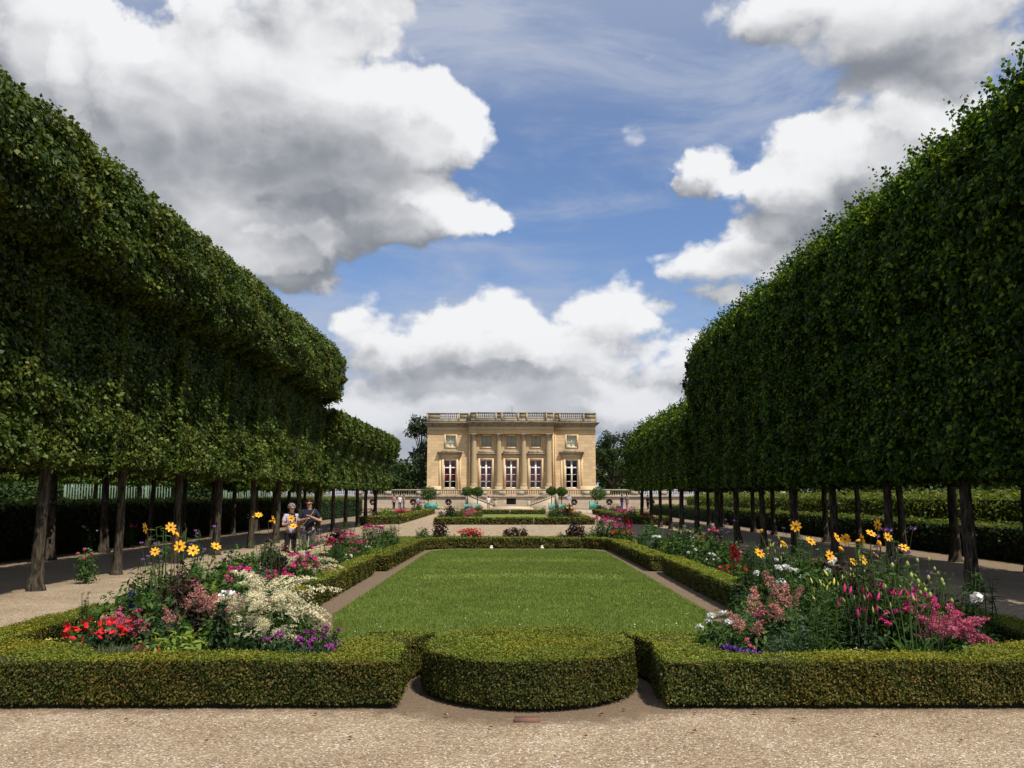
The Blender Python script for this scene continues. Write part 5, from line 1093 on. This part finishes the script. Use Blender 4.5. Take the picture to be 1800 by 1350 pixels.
for i in range(16): plant('daisw' if i % 4 else 'phl_w', -1.2 + i * .21 + (.5 if i > 8 else 0), 35.6 + .3 * math.sin(i * 2.1), CB, .62 if i % 4 else .4)
for i in range(10): plant('sant', -2.4 + i * .5, 34.3 + .2 * math.sin(i), CB, .7)
for i in range(9): plant(r0.choice(['green', 'lav', 'dais', 'lime']), r0.choice([-1, 1]) * r0.uniform(2.8, 5), r0.uniform(33.4, 36.5), CB, r0.uniform(.6, .9))
fk = ['green', 'green', 'green', 'dkgreen', 'blueg', 'stalk', 'green', 'lime', 'dkgreen', 'phl_m', 'phl_p', 'ast_p', 'rose_p', 'bronze', 'ora', 'verb', 'rose_w', 'red', 'blueg', 'yel']
FL, FR, SL, SR = 'far centre-left bed', 'far centre-right bed', 'far left-side bed', 'far right-side bed'
fill(FL, lambda y: (-4.5, -2.9), 61.2, 92, 34, fk, .8, 1.35); fill(FR, lambda y: (3.2, 4.9), 61.2, 92, 34, fk, .8, 1.35)
fill(SL, lambda y: (-9.7, -8.3 - (y - 62) * .012), 60.5, 95, 34, fk, .8, 1.4); fill(SR, lambda y: (8.7 + (y - 62) * .012, 10.1), 60.5, 95, 34, fk, .8, 1.4)
for k, x, y, s, bd in [('dah', -4.9, 61.0, .95, FL), ('bronze', -4.4, 63, 1.6, FL), ('lime', -8.9, 62.5, 2.1, SL), ('lime', -9.4, 66, 1.9, SL), ('red', -8.7, 70, 1.5, SL), ('phl_m', -8.9, 84, 1.7, SL), ('dah', 4.0, 61.2, .9, FR), ('ora', 4.5, 62, 1.6, FR), ('bronze', 4.2, 66, 1.7, FR),
                       ('lime', 9.6, 67, 2.1, SR), ('red', 9.3, 61, 1.3, SR), ('ast_p', 8.9, 72, 1.6, SR), ('rose_w', 4.3, 78, 1.4, FR), ('rose_w', -3.9, 82, 1.5, FL)]: plant(k, x, y, bd, s)
HL = 'foot of the dark left hedge'
for i, (x, y) in enumerate([(-14.55, 27.4), (-14.5, 30.3), (-14.5, 33.6), (-14.5, 38), (-14.5, 43.0), (-14.5, 49), (-14.5, 56)]): plant('rose_p' if i % 2 == 0 else 'rose_w', x, y, HL, 1.15)
plant('rose_p', -9.35, 19.6, 'path beside the left inner trees', 1.0); plant('rose_w', -9.3, 41.5, 'path beside the left inner trees', .8)
seen = {}
PLANTS.sort(key=lambda p: p[2])
WD = ['nearest'] + [o + ' nearest' for o in ORD[1:]]
for kind, x, y, bed, sc, v, h in PLANTS:
    nm, cat, desc, fn, nv = KIND[kind]
    c_ = seen.get((kind, bed), 0); seen[(kind, bed)] = c_ + 1
    vi = (c_ if v is None else v) % nv
    if (kind, vi) not in PROTO: PROTO[(kind, vi)] = fn(vi)
    lab = f'{desc}, {WD[c_]} such in the {bed}' if 'foot' not in bed and 'path' not in bed else f'{desc}, {WD[c_]} at the {bed}'
    face = kind in ('dah', 'dahg'); rz = (.6 if face else random.uniform(0, 2 * PI))
    if face: rz = random.uniform(-.3, .3)
    t = thing(nm, lab, cat, (x, y, .008), rz, f'flowering and leafy plants in the {bed}', sc * random.uniform(.96, 1.04))
    far = y > 55
    parts = PROTO[(kind, vi)]
    for pn, me, loc, rot, s_ in parts:
        if far and pn in ('stem',): continue
        o = link(pn, me, t, loc); o.rotation_euler = rot; o.scale = (s_, s_, s_)

# a few fallen leaves and a sunken brick in the foreground gravel
b = MB(); b.leaves([(0, 0, .012)], (0, 0, 1), .07, .8, 8, 0, 0, .25); lm = [b.mesh('fallen_leaf', M['f_brown'])]
b = MB(); b.leaves([(0, 0, .012)], (0, 0, 1), .055, .7, 8, 0, 0, .35); lm.append(b.mesh('fallen_leaf', plain('dry_leaf_mat', (.36, .19, .08), .7, .3)))
SP = [(1.62, 8.0), (1.86, 7.9), (2.12, 7.98), (2.42, 7.75), (.98, 8.1), (.80, 7.95), (-.95, 8.02), (-.55, 7.88), (3.2, 7.9), (3.9, 7.82), (-1.7, 7.95), (-2.6, 7.85), (-3.3, 7.75), (1.5, 7.4), (2.9, 7.3), (-.2, 7.5), (-1.3, 7.2), (.6, 7.25), (3.5, 7.15), (-2.4, 7.2), (-3.0, 7.0), (1.1, 6.9)]
for i, (x, y) in enumerate(SP):
    o = link('fallen_leaf', lm[i % 2], None, (x, y, .004)); o.rotation_euler = (0, 0, random.uniform(0, 6.28)); s_ = random.uniform(.45, .9); o.scale = (s_, s_, s_)
    tag(o, f'curled brown fallen leaf, {ORD[sorted(p[0] for p in SP).index(x)]} from the left on the foreground gravel', 'leaf', 'fallen leaves on the gravel')
b = MB(); b.box(-.11, .11, -.05, .05, -.02, .022); o = b.build('brick', plain('brick_mat', (.17, .085, .06), .9, .3, 20)); o.location = (.13, 7.78, 0); tag(o, 'dull red brick sunk in the gravel before the round hedge', 'brick')

# ------------------------------------------------------------------ people
def skinned(name, V, Eg, Rd, root=0, sub=2):
    me = bpy.data.meshes.new(name + '_t'); me.from_pydata([tuple(v) for v in V], Eg, []); ob = bpy.data.objects.new(name + '_t', me); COL.objects.link(ob)
    ob.modifiers.new('s', 'SKIN'); sv = me.skin_vertices[0].data
    for i, r in enumerate(Rd): sv[i].radius = (r, r) if isinstance(r, (int, float)) else r; sv[i].use_root = (i == root)
    ss = ob.modifiers.new('u', 'SUBSURF'); ss.levels = sub; ss.render_levels = sub
    dg = bpy.context.evaluated_depsgraph_get(); dg.update(); m2 = bpy.data.meshes.new_from_object(ob.evaluated_get(dg)); m2.name = name
    bpy.data.objects.remove(ob); bpy.data.meshes.remove(me)
    for p in m2.polygons: p.use_smooth = True
    return m2
def chain_mesh(name, chains, mat, sub=1):
    V, Eg, Rd, idx = [], [], [], {}
    for ch in chains:
        prev = None
        for key, co_, r in ch:
            if key not in idx: idx[key] = len(V); V.append(co_); Rd.append(r)
            if prev is not None: Eg.append((prev, idx[key]))
            prev = idx[key]
    m = skinned(name, V, Eg, Rd, 0, sub); m.materials.append(mat); return m
def person(label, loc, rz, H, skin, top, legs, hair, arms='down', skirt=False, extra=None, fingers=False, group=None, shorts=False, shoes=None):
    s = H / 1.76; t = thing('person', label, 'person', loc, rz, group, s)
    A = {'down': [((.27, .02, 1.14), (.27, -.06, .90)), ((.27, .02, 1.14), (.27, -.06, .90))],
         'hold': [((.30, -.04, 1.17), (.07, -.27, 1.24)), ((.33, -.04, 1.16), (.05, -.25, 1.30))],
         'phone': [((.27, -.05, 1.15), (.08, -.25, 1.22)), ((.27, -.05, 1.15), (.10, -.23, 1.20))]}[arms]
    P = lambda k, c_, r: (k, c_, r)
    pel = P('pel', (0, 0, .95), (.15, .11)); spi = P('spi', (0, -.01, 1.14), (.135, .10)); che = P('che', (0, 0, 1.33), (.16, .11)); nb = P('nb', (0, 0, 1.46), .075); nk = P('nk', (0, -.015, 1.53), .056)
    hd = [P('chin', (0, -.045, 1.60), .066), P('hd', (0, -.035, 1.675), .088), P('crn', (0, -.025, 1.725), .072)]
    ch = [[pel, spi, che, nb, nk] + hd, [hd[0], P('jaw', (0, -.085, 1.605), .030)], [hd[1], P('nose', (0, -.128, 1.648), .014)]]
    for sx in (-1, 1): ch.append([hd[1], P(f'ear{sx}', (sx * .088, -.02, 1.66), .016)])
    armch, legch, slv = [], [], []
    for i, sx in enumerate((-1, 1)):
        el, wr = A[i]; sh = P(f'sh{sx}', (sx * .175, 0, 1.43), .062); e = P(f'el{sx}', (sx * el[0], el[1], el[2]), .042); w = P(f'wr{sx}', (sx * wr[0], wr[1], wr[2]), .027)
        dv = Vector(w[1]) - Vector(e[1]); dv.normalize(); pm = P(f'pm{sx}', tuple(Vector(w[1]) + dv * .07), (.036, .018)); c_ = [che, sh, P(f'ua{sx}', tuple((Vector(sh[1]) + Vector(e[1])) / 2), .050), e, P(f'fa{sx}', tuple((Vector(e[1]) * .6 + Vector(w[1]) * .4)), .040), w, pm]
        ch.append(c_)
        if fingers:
            pv = Vector(pm[1]); side = dv.cross(Vector((0, 0, 1))); side = side.normalized() if side.length > .1 else Vector((1, 0, 0)); dn = Vector((0, -.3, -1)).normalized()
            for j, (o_, ln) in enumerate(((-.026, .062), (-.009, .072), (.009, .068), (.026, .052))):
                b0 = pv + side * o_ + dv * .015; ch.append([pm, P(f'f{sx}{j}a', tuple(b0 + dv * ln * .45), .0095), P(f'f{sx}{j}b', tuple(b0 + dv * ln * .75 + dn * ln * .35), .008)])
            ch.append([w, P(f't{sx}a', tuple(Vector(w[1]) + dv * .035 - side * sx * .035), .011), P(f't{sx}b', tuple(Vector(w[1]) + dv * .07 - side * sx * .045), .009)])
        slv.append([P('che', che[1], (.178, .128)), P(f'sh{sx}', sh[1], .074), P(f'ua{sx}', c_[2][1], .068)] + ([P(f'el{sx}', tuple(Vector(sh[1]).lerp(Vector(e[1]), .72)), .064)]))
        hp = P(f'hp{sx}', (sx * .095, 0, .88), .095); kn = P(f'kn{sx}', (sx * .10, -.01 - .02 * (i == 0), .49), .058); an = P(f'an{sx}', (sx * .105, .02, .09), .038); to = P(f'to{sx}', (sx * .12, -.14, .035), (.042, .028))
        ch.append([pel, hp, P(f'th{sx}', (sx * .1, 0, .70), .08), kn, P(f'cf{sx}', (sx * .103, .02, .33), .055), an, to])
        legch.append([P('pel', (0, 0, 1.02), (.165, .122)), P(f'hp{sx}', hp[1], .108), P(f'th{sx}', (sx * .1, 0, .70), .093), P(f'kn{sx}', (sx * .10, -.01, .52), .076)] + ([] if shorts else [P(f'cf{sx}', (sx * .103, .02, .30), .066), P(f'an{sx}', (sx * .105, .02, .10), .056)]))
    b_ = chain_mesh('body', ch, skin, 2 if fingers else 1); link('body', b_, t)
    top_ch = [[P('pel', (0, 0, .84), (.172, .132)), P('wst', (0, 0, .98), (.166, .128)), P('spi', spi[1], (.155, .122)), P('che', che[1], (.178, .128)), P('nb', (0, 0, 1.455), .088)]] + slv
    link('shirt', chain_mesh('shirt', top_ch, top, 2), t)
    if skirt:
        m = MB(); m.lathe([(.13, 1.0), (.19, .9), (.24, .6), (.27, .42)], (0, 0, 0), 16); link('skirt', m.mesh('skirt', legs, True), t)
    else: link('shorts' if shorts else 'trousers', chain_mesh('trousers', legch, legs, 2), t)
    m = MB(); k = 500 if fingers else 160; d = rng.normal(0, 1, (k, 3)); d[:, 2] = np.abs(d[:, 2]) * .9 - .12; d /= np.linalg.norm(d, axis=1)[:, None]
    d = d[(d[:, 1] > -.55) | (d[:, 2] > .45)]; m.leaves(d * (.094, .105, .10) + (0, -.02, 1.69), d, .05, .7, 1.4, .2); 
    m.lathe([(.098, -.01), (.096, .04), (.07, .085), (.0, .105)], (0, -.012, 1.68), 12); link('hair', m.mesh('hair', hair, False), t)
    if shoes:
        for sx in (-1, 1):
            q = MB(); q.lathe([(.0, .0), (.05, .0), (.052, .05), (.04, .09), (0, .1)], (0, 0, 0), 10); q.xf(Matrix.Translation((sx * .113, -.06, -.002)) @ Matrix.Diagonal((.95, 2.5, .85, 1))); link('shoe', q.mesh('shoe', shoes, True), t)
    if fingers:
        for sx in (-1, 1):
            q = MB(); q.lathe([(0, -.008), (.009, 0), (0, .008)], (sx * .031, -.118, 1.672), 8); link('eye', q.mesh('eye', M['dark']), t)
        q = MB(); q.box(-.022, .022, -.122, -.108, 1.608, 1.615); link('mouth', q.mesh('mouth', M['f_crimson']), t)
    if extra: extra(t)
    return t
cl = lambda n, c_, v=.15: plain(n, c_, .8, v, 20)
SK = cl('skin_mat', (.50, .27, .19), .08); SK2 = cl('tanned_skin_mat', (.36, .19, .13), .08)
navy = cl('navy_cloth_mat', (.012, .018, .030)); greyc = cl('grey_cloth_mat', (.15, .14, .15)); hbrown = cl('brown_hair_mat', (.06, .028, .014), .3); hgrey = cl('grey_hair_mat', (.30, .29, .28), .3)
blk = cl('black_cloth_mat', (.012, .012, .016)); wht = cl('white_cloth_mat', (.66, .65, .68)); jean = cl('blue_cloth_mat', (.06, .10, .22)); lilac = cl('patterned_cloth_mat', (.45, .42, .52), .5); pink = cl('pink_cloth_mat', (.50, .22, .26)); tan = cl('tan_cloth_mat', (.32, .20, .12)); hblack = cl('black_hair_mat', (.015, .012, .01), .3)
def scarf(t):
    b = MB(); a = np.linspace(0, 2 * PI, 18); b.tube(np.stack([.085 * np.cos(a), .085 * np.sin(a) - .01, 1.50 + .02 * np.sin(a)], 1), .032, 8, cap=False)
    b.tube([(-.04, -.10, 1.47), (-.06, -.145, 1.33), (-.05, -.15, 1.18)], [.035, .035, .02], 8); b.tube([(.05, -.10, 1.47), (.07, -.145, 1.35), (.08, -.15, 1.22)], [.035, .035, .02], 8)
    link('scarf', b.mesh('scarf', blk, True), t)
def strap(t):
    b = MB(); b.tube([(.14, 0, 1.50), (.10, -.13, 1.40), (-.05, -.15, 1.2), (-.19, -.10, 1.02)], [.012] * 4, 6); b.tube([(.14, 0, 1.50), (.05, .13, 1.35), (-.19, .05, 1.02)], [.012] * 3, 6); link('bag_strap', b.mesh('bag_strap', tan), t)
person('brown haired man in navy t-shirt holding his hands before his chest on the path', (-5.72, 25.0, 0), .15, 1.80, SK, navy, greyc, hbrown, 'hold', extra=strap, fingers=True, shoes=blk)
person('grey haired woman with black scarf and white patterned top beside the man in navy', (-6.28, 25.2, 0), .55, 1.66, SK, lilac, blk, hgrey, 'phone', extra=scarf, fingers=True, shoes=blk)
GPP = 'distant visitors before the terrace'
for lab, x, y, rz, H, sk, tp, lg, hr, kw in [
    ('distant visitor in dark top with pink bag at the left, outermost of three', -13.75, 103, 2.6, 1.72, SK, pink, blk, hblack, {}), ('distant visitor in white top and blue jeans, middle of the left three', -13.1, 103.3, .4, 1.7, SK, wht, jean, hbrown, {}),
    ('distant long haired visitor in brown, nearest the wall opening of the left three', -12.6, 103, -1.2, 1.68, SK, tan, greyc, hbrown, {}), ('distant visitor in light blue shirt beside the large left orange tree', -10.9, 102.5, 1.0, 1.5, SK, cl('light_blue_cloth_mat', (.25, .36, .62)), blk, hblack, {}),
    ('distant visitor in white at the foot of the left stair rail', -2.75, 107.2 - 4, .2, 1.6, SK2, wht, tan, hblack, {}), ('distant visitor all in white right of the inner orange trees', 6.7, 103.5, 2.8, 1.78, SK, lilac, wht, hgrey, {}),
    ('distant visitor in black at the right, leftmost of the pair', 12.75, 102.5, 2.2, 1.7, SK2, blk, jean, hblack, {}), ('distant visitor in grey at the right, other one of the pair', 13.4, 102.9, -.6, 1.68, SK, greyc, pink, hbrown, {}),
    ('distant visitor in dark clothes under the right avenue edge', 15.2, 103, .6, 1.72, SK2, blk, blk, hblack, {}), ('distant visitor in navy under the right avenue, furthest right', 15.9, 103.5, -.9, 1.7, SK2, navy, blk, hblack, {})]:
    person(lab, (x, y, .3), rz, H, sk, tp, lg, hr, 'down', group=GPP, **kw)
bpy.context.view_layer.update()
